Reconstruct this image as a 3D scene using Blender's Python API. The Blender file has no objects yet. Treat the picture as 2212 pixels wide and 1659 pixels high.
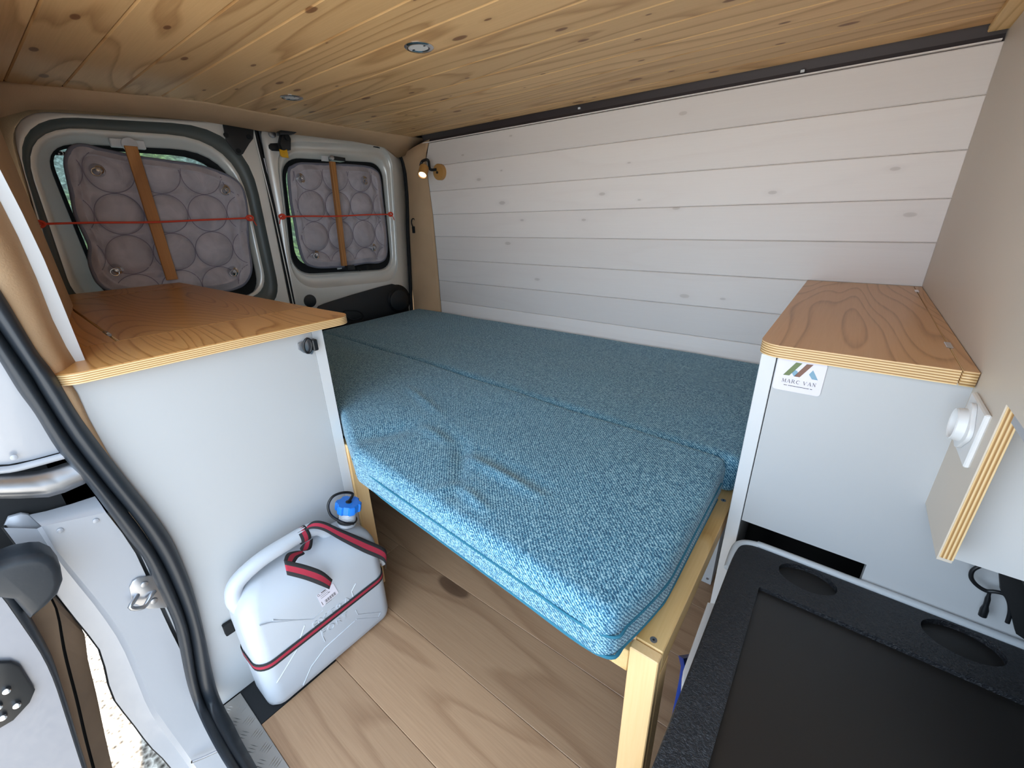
import bpy, bmesh, math, random
from mathutils import Vector, Matrix, noise
random.seed(7)
S = bpy.context.scene
COL = S.collection
V = Vector

# ------------------------------------------------------------------ camera
CAM_R = Matrix(((0.7887698577, -0.2112792484, 0.5772375513),
                (0.6142283106, 0.3072468092, -0.7268582947),
                (-0.0237843216, 0.9278795597, 0.3721207179)))
FPX, CX, CY = 907.261, 1106.0, 829.5
CAMLOC = V((0, 0, 1.12))
cd = bpy.data.cameras.new('camera'); cam = bpy.data.objects.new('camera', cd)
COL.objects.link(cam); S.camera = cam
cam.matrix_world = Matrix.Translation(CAMLOC) @ CAM_R.to_4x4()
cd.sensor_width = 36; cd.lens = FPX / 2212 * 36; cd.clip_start = 0.02; cd.clip_end = 200

# ------------------------------------------------------------------ world, sun, exposure
W = bpy.data.worlds.new('sky'); S.world = W; W.use_nodes = True
bg = W.node_tree.nodes['Background']
bg.inputs['Color'].default_value = (0.66, 0.82, 1.0, 1); bg.inputs['Strength'].default_value = 1.25
sd = bpy.data.lights.new('sun', 'SUN'); sd.energy = 4.2; sd.angle = 0.012; sd.color = (1, 0.93, 0.82)
sun = bpy.data.objects.new('sun', sd); COL.objects.link(sun)
sun.rotation_euler = V((-0.36, 0.06, 1.0)).to_track_quat('Z', 'Y').to_euler()
pd = bpy.data.lights.new('doorway_portal', 'AREA'); pd.shape = 'RECTANGLE'; pd.size = 1.2; pd.size_y = 1.5
pd.cycles.is_portal = True
po = bpy.data.objects.new('doorway_portal', pd); COL.objects.link(po)
po.location = (-0.42, -0.06, 0.70); po.rotation_euler = (math.radians(90), 0, 0)
vs = S.view_settings; vs.view_transform = 'Standard'; vs.look = 'None'; vs.gamma = 1
vs.exposure = 2.0; vs.use_curve_mapping = False
S.cycles.max_bounces = 10; S.cycles.diffuse_bounces = 7

# ------------------------------------------------------------------ measuring helpers (picture point -> point on a known plane of the van)
def ray(u, v): return CAM_R @ V((u - CX, -(v - CY), -FPX))
def onx(u, v, x): d = ray(u, v); return CAMLOC + d * ((x - CAMLOC.x) / d.x)
def ony(u, v, y): d = ray(u, v); return CAMLOC + d * ((y - CAMLOC.y) / d.y)
def onz(u, v, z): d = ray(u, v); return CAMLOC + d * ((z - CAMLOC.z) / d.z)

# ------------------------------------------------------------------ materials
def srgb(h):
    h = h.lstrip('#'); c = [int(h[i:i+2], 16) / 255 for i in (0, 2, 4)]
    return tuple(x / 12.92 if x <= 0.04045 else ((x + 0.055) / 1.055) ** 2.4 for x in c) + (1,)
class NB:
    def __init__(s, name):
        s.m = bpy.data.materials.new(name); s.m.use_nodes = True; s.t = s.m.node_tree
        s.b = s.t.nodes['Principled BSDF']; s.out = s.t.nodes['Material Output']
    def n(s, typ, **kw):
        x = s.t.nodes.new('ShaderNode' + typ)
        for k, v in kw.items():
            if k in x.inputs.keys(): x.inputs[k].default_value = v
            else: setattr(x, k, v)
        return x
    def l(s, a, b): s.t.links.new(a, b)
    def ramp(s, src, stops, interp='LINEAR'):
        r = s.n('ValToRGB'); e = r.color_ramp; e.interpolation = interp
        while len(e.elements) < len(stops): e.elements.new(0.5)
        for el, (p, c) in zip(e.elements, stops):
            el.position = p; el.color = c if len(c) == 4 else tuple(c) + (1,)
        s.l(src, r.inputs['Fac']); return r.outputs['Color']
    def math(s, op, a, b=None, clamp=False):
        x = s.n('Math', operation=op, use_clamp=clamp)
        for i, q in enumerate((a, b)):
            if q is None: continue
            if isinstance(q, (int, float)): x.inputs[i].default_value = q
            else: s.l(q, x.inputs[i])
        return x.outputs[0]
    def mix(s, fac, a, b, blend='MIX'):
        x = s.n('Mix', data_type='RGBA', blend_type=blend)
        for i, q in ((0, fac), (6, a), (7, b)):
            if isinstance(q, (int, float)): x.inputs[i].default_value = q
            elif isinstance(q, tuple): x.inputs[i].default_value = q
            else: s.l(q, x.inputs[i])
        return x.outputs[2]
    def coords(s, scale=(1, 1, 1), rnd=True, offs=3.0):
        tc = s.n('TexCoord'); mp = s.n('Mapping'); mp.inputs['Scale'].default_value = scale
        if rnd:
            oi = s.n('ObjectInfo'); cb = s.n('CombineXYZ')
            for k, f in ((0, 7.3), (1, 4.1), (2, 2.7)):
                s.l(s.math('MULTIPLY', oi.outputs['Random'], f * offs), cb.inputs[k])
            ad = s.n('VectorMath', operation='ADD'); s.l(tc.outputs['Object'], ad.inputs[0]); s.l(cb.outputs[0], ad.inputs[1])
            s.l(ad.outputs[0], mp.inputs['Vector'])
        else: s.l(tc.outputs['Object'], mp.inputs['Vector'])
        return mp.outputs[0]
    def noise(s, vec, scale, detail=3, rough=0.5, dist=0):
        x = s.n('TexNoise'); x.inputs['Scale'].default_value = scale; x.inputs['Detail'].default_value = detail
        x.inputs['Roughness'].default_value = rough; x.inputs['Distortion'].default_value = dist
        s.l(vec, x.inputs['Vector']); return x.outputs['Fac']
    def bump(s, h, strength=0.3, dist=0.002):
        x = s.n('Bump'); x.inputs['Strength'].default_value = strength; x.inputs['Distance'].default_value = dist
        s.l(h, x.inputs['Height']); s.l(x.outputs[0], s.b.inputs['Normal'])
    def set(s, **kw):
        for k, v in kw.items():
            k = k.replace('_', ' ')
            s.b.inputs[k].default_value = v
        return s

def plain(name, col, rough=0.5, metal=0.0, bumpsc=None, bstr=0.15, var=0.0, coat=0):
    b = NB(name); c = srgb(col)
    b.set(Base_Color=c, Roughness=rough, Metallic=metal)
    if coat: b.b.inputs['Coat Weight'].default_value = coat
    if var or bumpsc:
        co = b.coords(rnd=False)
        if var:
            f = b.noise(co, 9, 4)
            d = tuple(x * (1 - var) for x in c[:3]) + (1,)
            b.l(b.ramp(f, [(0.3, d), (0.7, c)]), b.b.inputs['Base Color'])
        if bumpsc: b.bump(b.noise(co, bumpsc, 4), bstr, 0.001)
    return b.m

def wood(name, light, mid, dark, axis='X', rings=26, knots=True, rough=0.55, grain_mix=0.6, plane='XY', white=False, knotcol=None, kscale=1.0, strength=0.1):
    b = NB(name)
    sc = {'X': (0.13, 1, 1), 'Y': (1, 0.13, 1), 'Z': (1, 1, 0.13)}[axis]
    co = b.coords(sc)
    warp = b.noise(co, 3.2, 2, 0.5, 0.3)
    warp2 = b.noise(co, 14, 2)
    w = b.math('ADD', b.math('MULTIPLY', warp, rings), b.math('MULTIPLY', warp2, 0.8))
    fr = b.math('FRACT', w)
    ring = b.ramp(fr, [(0.0, (0.12, 0.12, 0.12)), (0.6, (0.2, 0.2, 0.2)), (0.88, (1, 1, 1)), (1.0, (0.05, 0.05, 0.05))])
    sc2 = {'X': (0.03, 1, 1), 'Y': (1, 0.03, 1), 'Z': (1, 1, 0.03)}[axis]
    fine = b.noise(b.coords(sc2), 260, 3, 0.6)
    g = b.math('ADD', b.math('MULTIPLY', ring, grain_mix), b.math('MULTIPLY', fine, 0.45), True)
    col = b.ramp(g, [(0.1, srgb(light)), (0.5, srgb(mid)), (1.0, srgb(dark))])
    oi = b.n('ObjectInfo')
    hs = b.n('HueSaturation'); b.l(col, hs.inputs['Color'])
    b.l(b.math('ADD', b.math('MULTIPLY', oi.outputs['Random'], 0.22), 0.88), hs.inputs['Value'])
    col = hs.outputs[0]
    if knots:
        ks = {'X': (0.42, 1, 1), 'Y': (1, 0.42, 1), 'Z': (1, 1, 0.42)}[axis]
        kc = b.coords(tuple(k * 8.0 * kscale for k in ks))
        vo = b.n('TexVoronoi', feature='F1', voronoi_dimensions='2D'); vo.inputs['Scale'].default_value = 1.0
        if plane != 'XY':
            sx = b.n('SeparateXYZ'); cx2 = b.n('CombineXYZ'); b.l(kc, sx.inputs[0])
            b.l(sx.outputs[0 if plane == 'XZ' else 1], cx2.inputs[0]); b.l(sx.outputs[2], cx2.inputs[1]); kc = cx2.outputs[0]
        b.l(kc, vo.inputs['Vector'])
        sep = b.n('SeparateColor'); b.l(vo.outputs['Color'], sep.inputs[0])
        rad = b.math('ADD', b.math('MULTIPLY', sep.outputs[0], 0.070 if not white else 0.05), 0.018)
        keep = b.math('GREATER_THAN', sep.outputs[1], 0.55 if white else 0.12)
        dd = b.math('DIVIDE', vo.outputs['Distance'], rad)
        core = b.math('MULTIPLY', b.ramp(dd, [(0.0, (1, 1, 1)), (0.75, (0.9, 0.9, 0.9)), (1.0, (0, 0, 0))]), keep)
        halo = b.math('MULTIPLY', b.ramp(b.math('MULTIPLY', dd, 0.4), [(0.0, (1, 1, 1)), (1.0, (0, 0, 0))]), keep)
        col = b.mix(b.math('MULTIPLY', halo, 0.35), col, srgb(dark))
        col = b.mix(b.math('MULTIPLY', core, 0.35 if white else 0.85), col, srgb(knotcol or '#6b3f20'))
    b.l(col, b.b.inputs['Base Color']); b.set(Roughness=rough)
    b.bump(g, strength, 0.001)
    return b.m

M = {}
M['pine'] = wood('pine_board', '#dfb985', '#cfa673', '#a97e4e', 'X', rings=17, rough=0.5, knotcol='#6a3c1c')
M['pine_y'] = wood('pine_rail', '#e2c18a', '#d2ac70', '#b58a4c', 'Y', rings=20, rough=0.5, knotcol='#7a4a22')
M['pine_leg'] = wood('pine_leg', '#ecc996', '#e2ba82', '#cda064', 'Z', rings=10, rough=0.5, knots=False)
M['pine_dark'] = wood('stained_batten', '#b98148', '#a87038', '#8a5828', 'Z', rings=22, rough=0.5, knots=False)
M['whitewood'] = wood('white_painted_board', '#ece4de', '#e8dfd9', '#dbd1cb', 'X', rings=9, rough=0.5, grain_mix=0.22, plane='XZ', white=True, knotcol='#a29486', strength=0.05)
M['oak_x'] = wood('oak_veneer_x', '#cf9d62', '#c28d50', '#8f5524', 'X', rings=46, knots=False, rough=0.33, grain_mix=0.55)
M['oak_y'] = wood('oak_veneer_y', '#cfa577', '#c49665', '#946638', 'Y', rings=34, knots=False, rough=0.36, grain_mix=0.55)
M['laminate'] = wood('oak_laminate', '#b59373', '#9a785b', '#6a4c37', 'X', rings=12, knots=True, rough=0.5, grain_mix=0.28, knotcol='#4a3222', kscale=0.33)
M['flush'] = plain('white_furniture_board', '#b9babb', 0.42, 0, 300, 0.03)
M['edge_white'] = plain('white_edging', '#d2d3d4', 0.35)
M['partition'] = plain('warm_white_panel', '#cfc4b6', 0.5, 0, 500, 0.05)
M['plastic_white'] = plain('white_plastic', '#dcdcdc', 0.3)
M['black_plastic'] = plain('black_plastic', '#15171a', 0.4)
M['black_matt'] = plain('black_matt', '#0b0c0e', 0.8)
M['dark_channel'] = plain('dark_steel_channel', '#453d3d', 0.5, 0.3)
M['rubber'] = plain('black_rubber', '#23282e', 0.42, 0, 90, 0.2)
M['rubber_mat'] = plain('speckled_rubber_mat', '#1a1c1f', 0.85, 0, 200, 0.5)
M['paint'] = plain('silver_body_paint', '#dedad2', 0.32, 0.25, coat=0.3)
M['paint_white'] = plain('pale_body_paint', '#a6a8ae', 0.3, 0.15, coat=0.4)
M['paint_shade'] = plain('silver_paint_shade', '#5b5f5b', 0.45, 0.2)  # silver door paint with the channel's concave shade put into its colour
M['steel'] = plain('zinc_steel', '#a9abb0', 0.3, 0.9)
M['chrome'] = plain('chrome', '#d8d8da', 0.12, 1.0)
M['felt'] = plain('beige_lining_carpet', '#c9a884', 0.95, 0, 320, 0.6, 0.10)
M['red_cord'] = plain('red_elastic', '#d8452c', 0.6)
M['yellow'] = plain('yellow_plastic', '#d9a21a', 0.45)
M['blue'] = plain('blue_plastic', '#1c7ade', 0.38)
M['blue_dark'] = plain('dark_blue_plastic', '#143f9a', 0.4)
M['strap_red'] = plain('red_webbing', '#a3263c', 0.85, 0, 700, 0.5)
M['strap_black'] = plain('black_webbing', '#262527', 0.9, 0, 700, 0.5)
M['sticker'] = plain('white_card', '#dcd8e2', 0.35)
M['ink'] = plain('dark_ink', '#3a3436', 0.6)
M['l_green'] = plain('logo_green', '#66764a', 0.5)
M['l_brown'] = plain('logo_brown', '#7a5547', 0.5)
M['l_blue'] = plain('logo_blue', '#7aa0b5', 0.5)
M['paint_grey'] = plain('grey_silver_paint', '#85878f', 0.32, 0.2, coat=0.3)
M['dust'] = plain('dusty_door_skin', '#75604c', 0.85, 0, 30, 0.2, 0.25)
M['bamboo'] = plain('light_lamp_wood', '#c18f50', 0.45, 0, 120, 0.1, 0.15)

def m_fabric():
    b = NB('teal_melange_fabric')
    tc = b.n('TexCoord')
    w = b.n('TexWave', wave_type='BANDS', bands_direction='DIAGONAL'); w.inputs['Scale'].default_value = 95
    w.inputs['Distortion'].default_value = 5; w.inputs['Detail'].default_value = 2; w.inputs['Detail Scale'].default_value = 3
    b.l(tc.outputs['Object'], w.inputs['Vector'])
    mp = b.n('Mapping'); mp.inputs['Scale'].default_value = (0.6, 1, 1); mp.inputs['Rotation'].default_value = (0, 0, 0.6)
    b.l(tc.outputs['Object'], mp.inputs['Vector'])
    n1 = b.noise(mp.outputs[0], 330, 3, 0.65); n2 = b.noise(tc.outputs['Object'], 4, 2)
    f = b.math('ADD', b.math('MULTIPLY', w.outputs['Fac'], 0.25), b.math('MULTIPLY', n1, 0.75))
    c = b.ramp(f, [(0.36, srgb('#174a68')), (0.5, srgb('#3d7d9a')), (0.64, srgb('#9cc3d0'))])
    b.l(c, b.b.inputs['Base Color']); b.set(Roughness=0.9)
    b.b.inputs['Sheen Weight'].default_value = 0.15
    b.bump(f, 0.5, 0.0015)
    return b.m
M['fabric'] = m_fabric()
M['fabric_seam'] = plain('teal_piping', '#286a80', 0.9, 0, 500, 0.4)

def m_quilt():
    b = NB('grey_quilted_nylon'); tc = b.n('TexCoord')
    n = b.noise(tc.outputs['Object'], 14, 3, 0.6, 0.6)
    b.l(b.ramp(n, [(0.3, srgb('#a19ba0')), (0.7, srgb('#b8b1b6'))]), b.b.inputs['Base Color'])
    b.set(Roughness=0.55); b.bump(n, 0.5, 0.006); return b.m
M['quilt'] = m_quilt()
M['stitch'] = plain('dark_stitching', '#7e7580', 0.8)
M['binding'] = plain('grey_binding', '#6e6f7c', 0.7)

def m_ply(name, axis):
    b = NB(name); tc = b.n('TexCoord'); s = b.n('SeparateXYZ'); b.l(tc.outputs['Object'], s.inputs[0])
    a = s.outputs[axis]
    f = b.math('FRACT', b.math('ADD', b.math('MULTIPLY', a, 260), 0.2))
    n = b.noise(tc.outputs['Object'], 120, 3)
    c = b.ramp(f, [(0.0, srgb('#8a6236')), (0.25, srgb('#a67a46')), (0.4, srgb('#f0d8ac')), (0.7, srgb('#e9cb96')), (0.85, srgb('#b98c55'))])
    c = b.mix(b.math('MULTIPLY', n, 0.35), c, srgb('#c29a66'))
    b.l(c, b.b.inputs['Base Color']); b.set(Roughness=0.5); return b.m
M['ply_z'] = m_ply('plywood_edge_layers', 2)
M['ply_x'] = m_ply('plywood_upright_layers', 0)

def m_can():
    b = NB('translucent_white_plastic'); b.set(Base_Color=srgb('#bcc1c8'), Roughness=0.38)
    b.b.inputs['Subsurface Weight'].default_value = 0.25; b.b.inputs['Subsurface Radius'].default_value = (0.02, 0.02, 0.02)
    return b.m
M['can'] = m_can()
def m_lid():
    b = NB('grained_black_plastic'); tc = b.n('TexCoord')
    n = b.noise(tc.outputs['Object'], 230, 3, 0.6, 1.2)
    b.set(Base_Color=srgb('#1d1e22'), Roughness=0.45); b.bump(n, 1.0, 0.003); return b.m
M['lid'] = m_lid()
M['lid_smooth'] = plain('smooth_dark_tray', '#1a1817', 0.5, 0, 400, 0.08)
M['grey_trim'] = plain('pale_grey_trim', '#b7bcc0', 0.4)
def m_glass(name, tint):
    b = NB(name); t = b.n('BsdfTransparent'); t.inputs[0].default_value = tint
    g = b.n('BsdfGlossy'); g.inputs['Roughness'].default_value = 0.02
    fr = b.n('Fresnel'); fr.inputs[0].default_value = 1.45
    mx = b.n('MixShader'); b.l(fr.outputs[0], mx.inputs[0]); b.l(t.outputs[0], mx.inputs[1]); b.l(g.outputs[0], mx.inputs[2])
    b.l(mx.outputs[0], b.out.inputs[0]); return b.m
M['glass'] = m_glass('tinted_window_glass', (0.34, 0.42, 0.42, 1))
M['clear'] = m_glass('clear_suction_plastic', (0.8, 0.82, 0.84, 1))
def m_emit(name, col, st):
    b = NB(name); b.set(Base_Color=col); b.b.inputs['Emission Color'].default_value = col; b.b.inputs['Emission Strength'].default_value = st
    return b.m
M['bulb'] = m_emit('lit_bulb', (1, 0.85, 0.6, 1), 0.5)
def m_checker():
    b = NB('aluminium_chequer'); b.set(Base_Color=srgb('#b5b1ac'), Roughness=0.32, Metallic=0.9); return b.m
M['alu'] = m_checker()
def m_gravel():
    b = NB('sunlit_gravel'); tc = b.n('TexCoord'); v = b.n('TexVoronoi'); v.inputs['Scale'].default_value = 60; b.l(tc.outputs['Object'], v.inputs['Vector'])
    n = b.noise(tc.outputs['Object'], 30, 4)
    b.l(b.ramp(b.math('ADD', b.math('MULTIPLY', v.outputs['Distance'], 0.6), b.math('MULTIPLY', n, 0.6)), [(0.3, srgb('#1c1815')), (0.5, srgb('#857c72')), (0.75, srgb('#cfc8bd'))]), b.b.inputs['Base Color'])
    b.set(Roughness=0.9); b.bump(v.outputs['Distance'], 0.8, 0.01); return b.m
M['gravel'] = m_gravel()
def m_foliage():
    b = NB('hillside_scrub'); tc = b.n('TexCoord')
    n = b.noise(tc.outputs['Object'], 9, 6, 0.7, 0.5); n2 = b.noise(tc.outputs['Object'], 0.8, 2)
    a = b.ramp(n, [(0.35, srgb('#141c10')), (0.5, srgb('#35451f')), (0.68, srgb('#6f7f48'))])
    c = b.ramp(n, [(0.35, srgb('#161c1e')), (0.5, srgb('#37433f')), (0.68, srgb('#6f7a78'))])
    b.l(b.mix(b.ramp(n2, [(0.4, (0, 0, 0)), (0.6, (1, 1, 1))]), a, c), b.b.inputs['Base Color'])
    b.set(Roughness=0.95); return b.m
M['foliage'] = m_foliage()

# ------------------------------------------------------------------ object helpers
def tag(o, label=None, cat=None, group=None, kind=None):
    if label: o['label'] = label
    if cat: o['category'] = cat
    if group: o['group'] = group
    if kind: o['kind'] = kind
    return o
def thing(name, loc, label=None, cat=None, group=None, kind=None):
    o = bpy.data.objects.new(name, None); o.empty_display_size = 0.05; COL.objects.link(o); o.location = loc
    return tag(o, label, cat, group, kind)
def wpos(o):
    p = V(o.location)
    while o.parent: o = o.parent; p += V(o.location)
    return p
def link(name, me, mat=None, parent=None, smooth=False):
    o = bpy.data.objects.new(name, me); COL.objects.link(o)
    if mat is not None:
        for m_ in (mat if isinstance(mat, (list, tuple)) else [mat]): me.materials.append(m_ if not isinstance(m_, str) else M[m_])
    if parent is not None:
        o.parent = parent; o.location = -wpos(parent)
    if smooth:
        for p in me.polygons: p.use_smooth = True
    return o
def sharp(o, ang=35):
    me = o.data
    bm = bmesh.new(); bm.from_mesh(me)
    for e in bm.edges:
        if len(e.link_faces) == 2 and e.calc_face_angle(0) > math.radians(ang): e.smooth = False
    bm.to_mesh(me); bm.free()
    for p in me.polygons: p.use_smooth = True
    return o
def mesh(name, vs_, fs, mat, parent=None, smooth=False, fm=None):
    me = bpy.data.meshes.new(name); me.from_pydata([tuple(v) for v in vs_], [], fs)
    bm = bmesh.new(); bm.from_mesh(me); bmesh.ops.recalc_face_normals(bm, faces=bm.faces); bm.to_mesh(me); bm.free()
    if fm:
        for p, i in zip(me.polygons, fm): p.material_index = i
    return link(name, me, mat, parent, smooth)
def box(name, x0, x1, y0, y1, z0, z1, mat, parent=None, bev=0.0, seg=1):
    bm = bmesh.new(); bmesh.ops.create_cube(bm, size=1)
    for v in bm.verts: v.co = V(((x0 + x1) / 2 + v.co.x * (x1 - x0), (y0 + y1) / 2 + v.co.y * (y1 - y0), (z0 + z1) / 2 + v.co.z * (z1 - z0)))
    if bev: bmesh.ops.bevel(bm, geom=bm.edges[:], offset=bev, segments=seg, affect='EDGES', profile=0.5)
    me = bpy.data.meshes.new(name); bm.to_mesh(me); bm.free()
    o = link(name, me, mat, parent)
    return sharp(o) if bev and seg > 1 else o
def prism(name, pts, vec, mat, parent=None, bev=0.0, seg=2, smooth=True):
    vec = V(vec); bm = bmesh.new()
    a = [bm.verts.new(V(p)) for p in pts]; b_ = [bm.verts.new(V(p) + vec) for p in pts]
    n = len(pts); bm.faces.new(a); bm.faces.new(b_[::-1])
    for i in range(n): bm.faces.new((a[i], b_[i], b_[(i + 1) % n], a[(i + 1) % n]))
    bmesh.ops.recalc_face_normals(bm, faces=bm.faces)
    if bev:
        es = [e for e in bm.edges if (e.verts[0] in a and e.verts[1] in a) or (e.verts[0] in b_ and e.verts[1] in b_)]
        bmesh.ops.bevel(bm, geom=es, offset=bev, segments=seg, affect='EDGES', profile=0.5)
    me = bpy.data.meshes.new(name); bm.to_mesh(me); bm.free()
    o = link(name, me, mat, parent)
    return sharp(o, 40) if smooth else o
def catmull(P, k=6, closed=False):
    P = [V(p) for p in P]; n = len(P); out = []
    R_ = range(n) if closed else range(n - 1)
    for i in R_:
        p0 = P[(i - 1) % n] if closed or i > 0 else P[0]; p1 = P[i]; p2 = P[(i + 1) % n]
        p3 = P[(i + 2) % n] if closed or i + 2 < n else P[-1]
        for j in range(k):
            t = j / k
            out.append(0.5 * ((2 * p1) + (p2 - p0) * t + (2 * p0 - 5 * p1 + 4 * p2 - p3) * t * t + (3 * p1 - p0 - 3 * p2 + p3) * t ** 3))
    if not closed: out.append(P[-1])
    return out
def tube(name, P, r, mat, parent=None, n=10, closed=False, smooth_k=0, squash=None):
    if smooth_k: P = catmull(P, smooth_k, closed)
    P = [V(p) for p in P]; m = len(P); vs_ = []; up = None
    for i in range(m):
        a = P[(i - 1) % m] if closed or i > 0 else P[i]; b_ = P[(i + 1) % m] if closed or i < m - 1 else P[i]
        t = (b_ - a).normalized()
        if up is None: up = t.orthogonal().normalized()
        up = (up - t * up.dot(t)).normalized(); sd_ = t.cross(up)
        rr = r[i * len(r) // m] if isinstance(r, (list, tuple)) else r
        for k in range(n):
            an = 2 * math.pi * k / n; vs_.append(P[i] + up * math.cos(an) * rr + sd_ * math.sin(an) * rr)
    fs = []
    for i in range(m if closed else m - 1):
        for k in range(n):
            i2 = (i + 1) % m
            fs.append((i * n + k, i * n + (k + 1) % n, i2 * n + (k + 1) % n, i2 * n + k))
    if not closed: fs.append(tuple(range(n))); fs.append(tuple((m - 1) * n + k for k in range(n))[::-1])
    return sharp(mesh(name, vs_, fs, mat, parent), 60)
def cyl(name, c, axis, r, h, mat, parent=None, n=32, r2=None, bev=0.0, hollow=0):
    c = V(c); ax = V(axis).normalized(); u = ax.orthogonal().normalized(); w = ax.cross(u)
    r2 = r if r2 is None else r2
    prof = [(0, 0), (r, 0), (r2, h), (0, h)]
    if bev: prof = [(0, 0), (r, 0), (r2, h - bev), (r2 - bev * 0.3, h - bev * 0.3), (r2 - bev, h), (0, h)]
    if hollow: prof = [(r, 0), (r2, h), (r2 - hollow, h), (r2 - hollow, h * 0.2), (0, h * 0.15)]
    return lathe(name, c, ax, prof, mat, parent, n)
def lathe(name, c, axis, prof, mat, parent=None, n=32):
    c = V(c); ax = V(axis).normalized(); u = ax.orthogonal().normalized(); w = ax.cross(u); vs_ = []; fs = []
    for (r, h) in prof:
        for k in range(n):
            a = 2 * math.pi * k / n; vs_.append(c + ax * h + (u * math.cos(a) + w * math.sin(a)) * max(r, 1e-5))
    for i in range(len(prof) - 1):
        for k in range(n): fs.append((i * n + k, i * n + (k + 1) % n, (i + 1) * n + (k + 1) % n, (i + 1) * n + k))
    return sharp(mesh(name, vs_, fs, mat, parent), 40)
def loft(name, rows, mat, parent=None, closed=False, smooth=True, solid=0.0):
    n = len(rows[0]); vs_ = [p for r in rows for p in r]; fs = []
    for i in range(len(rows) - 1):
        for k in range(n if closed else n - 1):
            k2 = (k + 1) % n; fs.append((i * n + k, i * n + k2, (i + 1) * n + k2, (i + 1) * n + k))
    o = mesh(name, vs_, fs, mat, parent, smooth)
    if solid:
        md = o.modifiers.new('thick', 'SOLIDIFY'); md.thickness = solid; md.offset = 0
    return o
def rq(c4, x, r, n=9):
    """rounded quad on the plane X=x, corners given in picture points TL TR BR BL"""
    P = [onx(u, v, x) for u, v in c4]; out = []
    r = r if isinstance(r, (list, tuple)) else [r] * 4
    for i in range(4):
        p = P[i]; a = P[i - 1]; b_ = P[(i + 1) % 4]
        s = p + (a - p).normalized() * r[i]; e = p + (b_ - p).normalized() * r[i]
        for k in range(n):
            t = k / (n - 1)
            q = s * (1 - t) ** 2 + p * 2 * t * (1 - t) + e * t * t
            lin = s * (1 - t) + e * t
            out.append(q * 0.86 + (p * 0.14 if 0 else q * 0.14))
    return out
def dense(loop, k=3):
    out = []
    for i, p in enumerate(loop):
        q = loop[(i + 1) % len(loop)]
        for j in range(k): out.append(p.lerp(q, j / k))
    return out
def cut(o, cutters):
    for c in cutters:
        md = o.modifiers.new('b', 'BOOLEAN'); md.object = c; md.operation = 'DIFFERENCE'; md.solver = 'EXACT'
    bpy.context.view_layer.update()
    dg = bpy.context.evaluated_depsgraph_get()
    me = bpy.data.meshes.new_from_object(o.evaluated_get(dg))
    o.modifiers.clear(); o.data = me
    for c in cutters: bpy.data.objects.remove(c, do_unlink=True)
    return o
def text(name, s, size, mat, loc, xdir, ydir, parent=None, extr=0.0003, spacing=1.0, align='CENTER'):
    cu = bpy.data.curves.new(name, 'FONT'); cu.body = s; cu.size = size; cu.extrude = extr; cu.align_x = align; cu.align_y = 'CENTER'; cu.space_character = spacing
    t = bpy.data.objects.new(name + '_tmp', cu); COL.objects.link(t); bpy.context.view_layer.update()
    me = bpy.data.meshes.new_from_object(t.evaluated_get(bpy.context.evaluated_depsgraph_get()))
    bpy.data.objects.remove(t, do_unlink=True)
    X = V(xdir).normalized(); Y = V(ydir).normalized(); Z = X.cross(Y)
    mt = Matrix((X, Y, Z)).transposed().to_4x4(); mt.translation = V(loc); me.transform(mt); me.materials.clear()
    return link(name, me, mat, parent)

# ================================================================== OUTSIDE
GZ = -0.55
ground = mesh('gravel_ground', [(-30, -12, GZ), (6, -12, GZ), (6, 12, GZ), (-30, 12, GZ)], [(0, 1, 2, 3)], 'gravel')
tag(ground, 'pale gravel ground outside the open side door', 'ground', kind='structure')
def hillside():
    nx, ny = 70, 120; vs_ = []; fs = []
    for i in range(nx):
        for j in range(ny):
            x = -7 - i * 0.20; y = -9 + j * 0.2
            z = GZ + max(0, i - 2) * 0.115
            z += 0.45 * noise.noise(V((x * 0.9, y * 0.9, 0))) + 0.30 * noise.noise(V((x * 2.6, y * 2.6, 3)))
            if i < 3: z = GZ - 0.02 + i * 0.03
            vs_.append((x, y, z))
    for i in range(nx - 1):
        for j in range(ny - 1): fs.append((i * ny + j, i * ny + j + 1, (i + 1) * ny + j + 1, (i + 1) * ny + j))
    return mesh('hillside', vs_, fs, 'foliage', None, True)
tag(hillside(), 'green scrub-covered hillside seen through the rear windows', 'hillside', kind='stuff')

# ================================================================== VAN SHELL
CZ = 1.49
floor = thing('floor', (0, 0, 0), kind='structure')
box('floor_base', -2.06, 0.9, 0.064, 1.68, -0.09, -0.014, 'black_matt', floor)
yb = [0.112, 0.309, 0.50, 0.69, 0.88, 1.07, 1.26, 1.45, 1.62]
for i in range(len(yb) - 1):
    ends = [-1.99, -1.99 + random.uniform(0.5, 1.0), 0.9]
    if i == 2: ends = [-1.99, -1.1, 0.9]
    for a, b_ in zip(ends[:-1], ends[1:]):
        if i == 0:
            if a < -1.5: a, b_ = -0.885, 0.9
            else: continue
        box('floor_plank', a + .0004, b_ - .0004, yb[i] + .0004, yb[i + 1] - .0004, -0.014, 0.0, 'laminate', floor, 0.0012)
box('rubber_mat', -1.99, -0.887, 0.112, 0.308, -0.014, -0.002, 'rubber_mat', floor)

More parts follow.
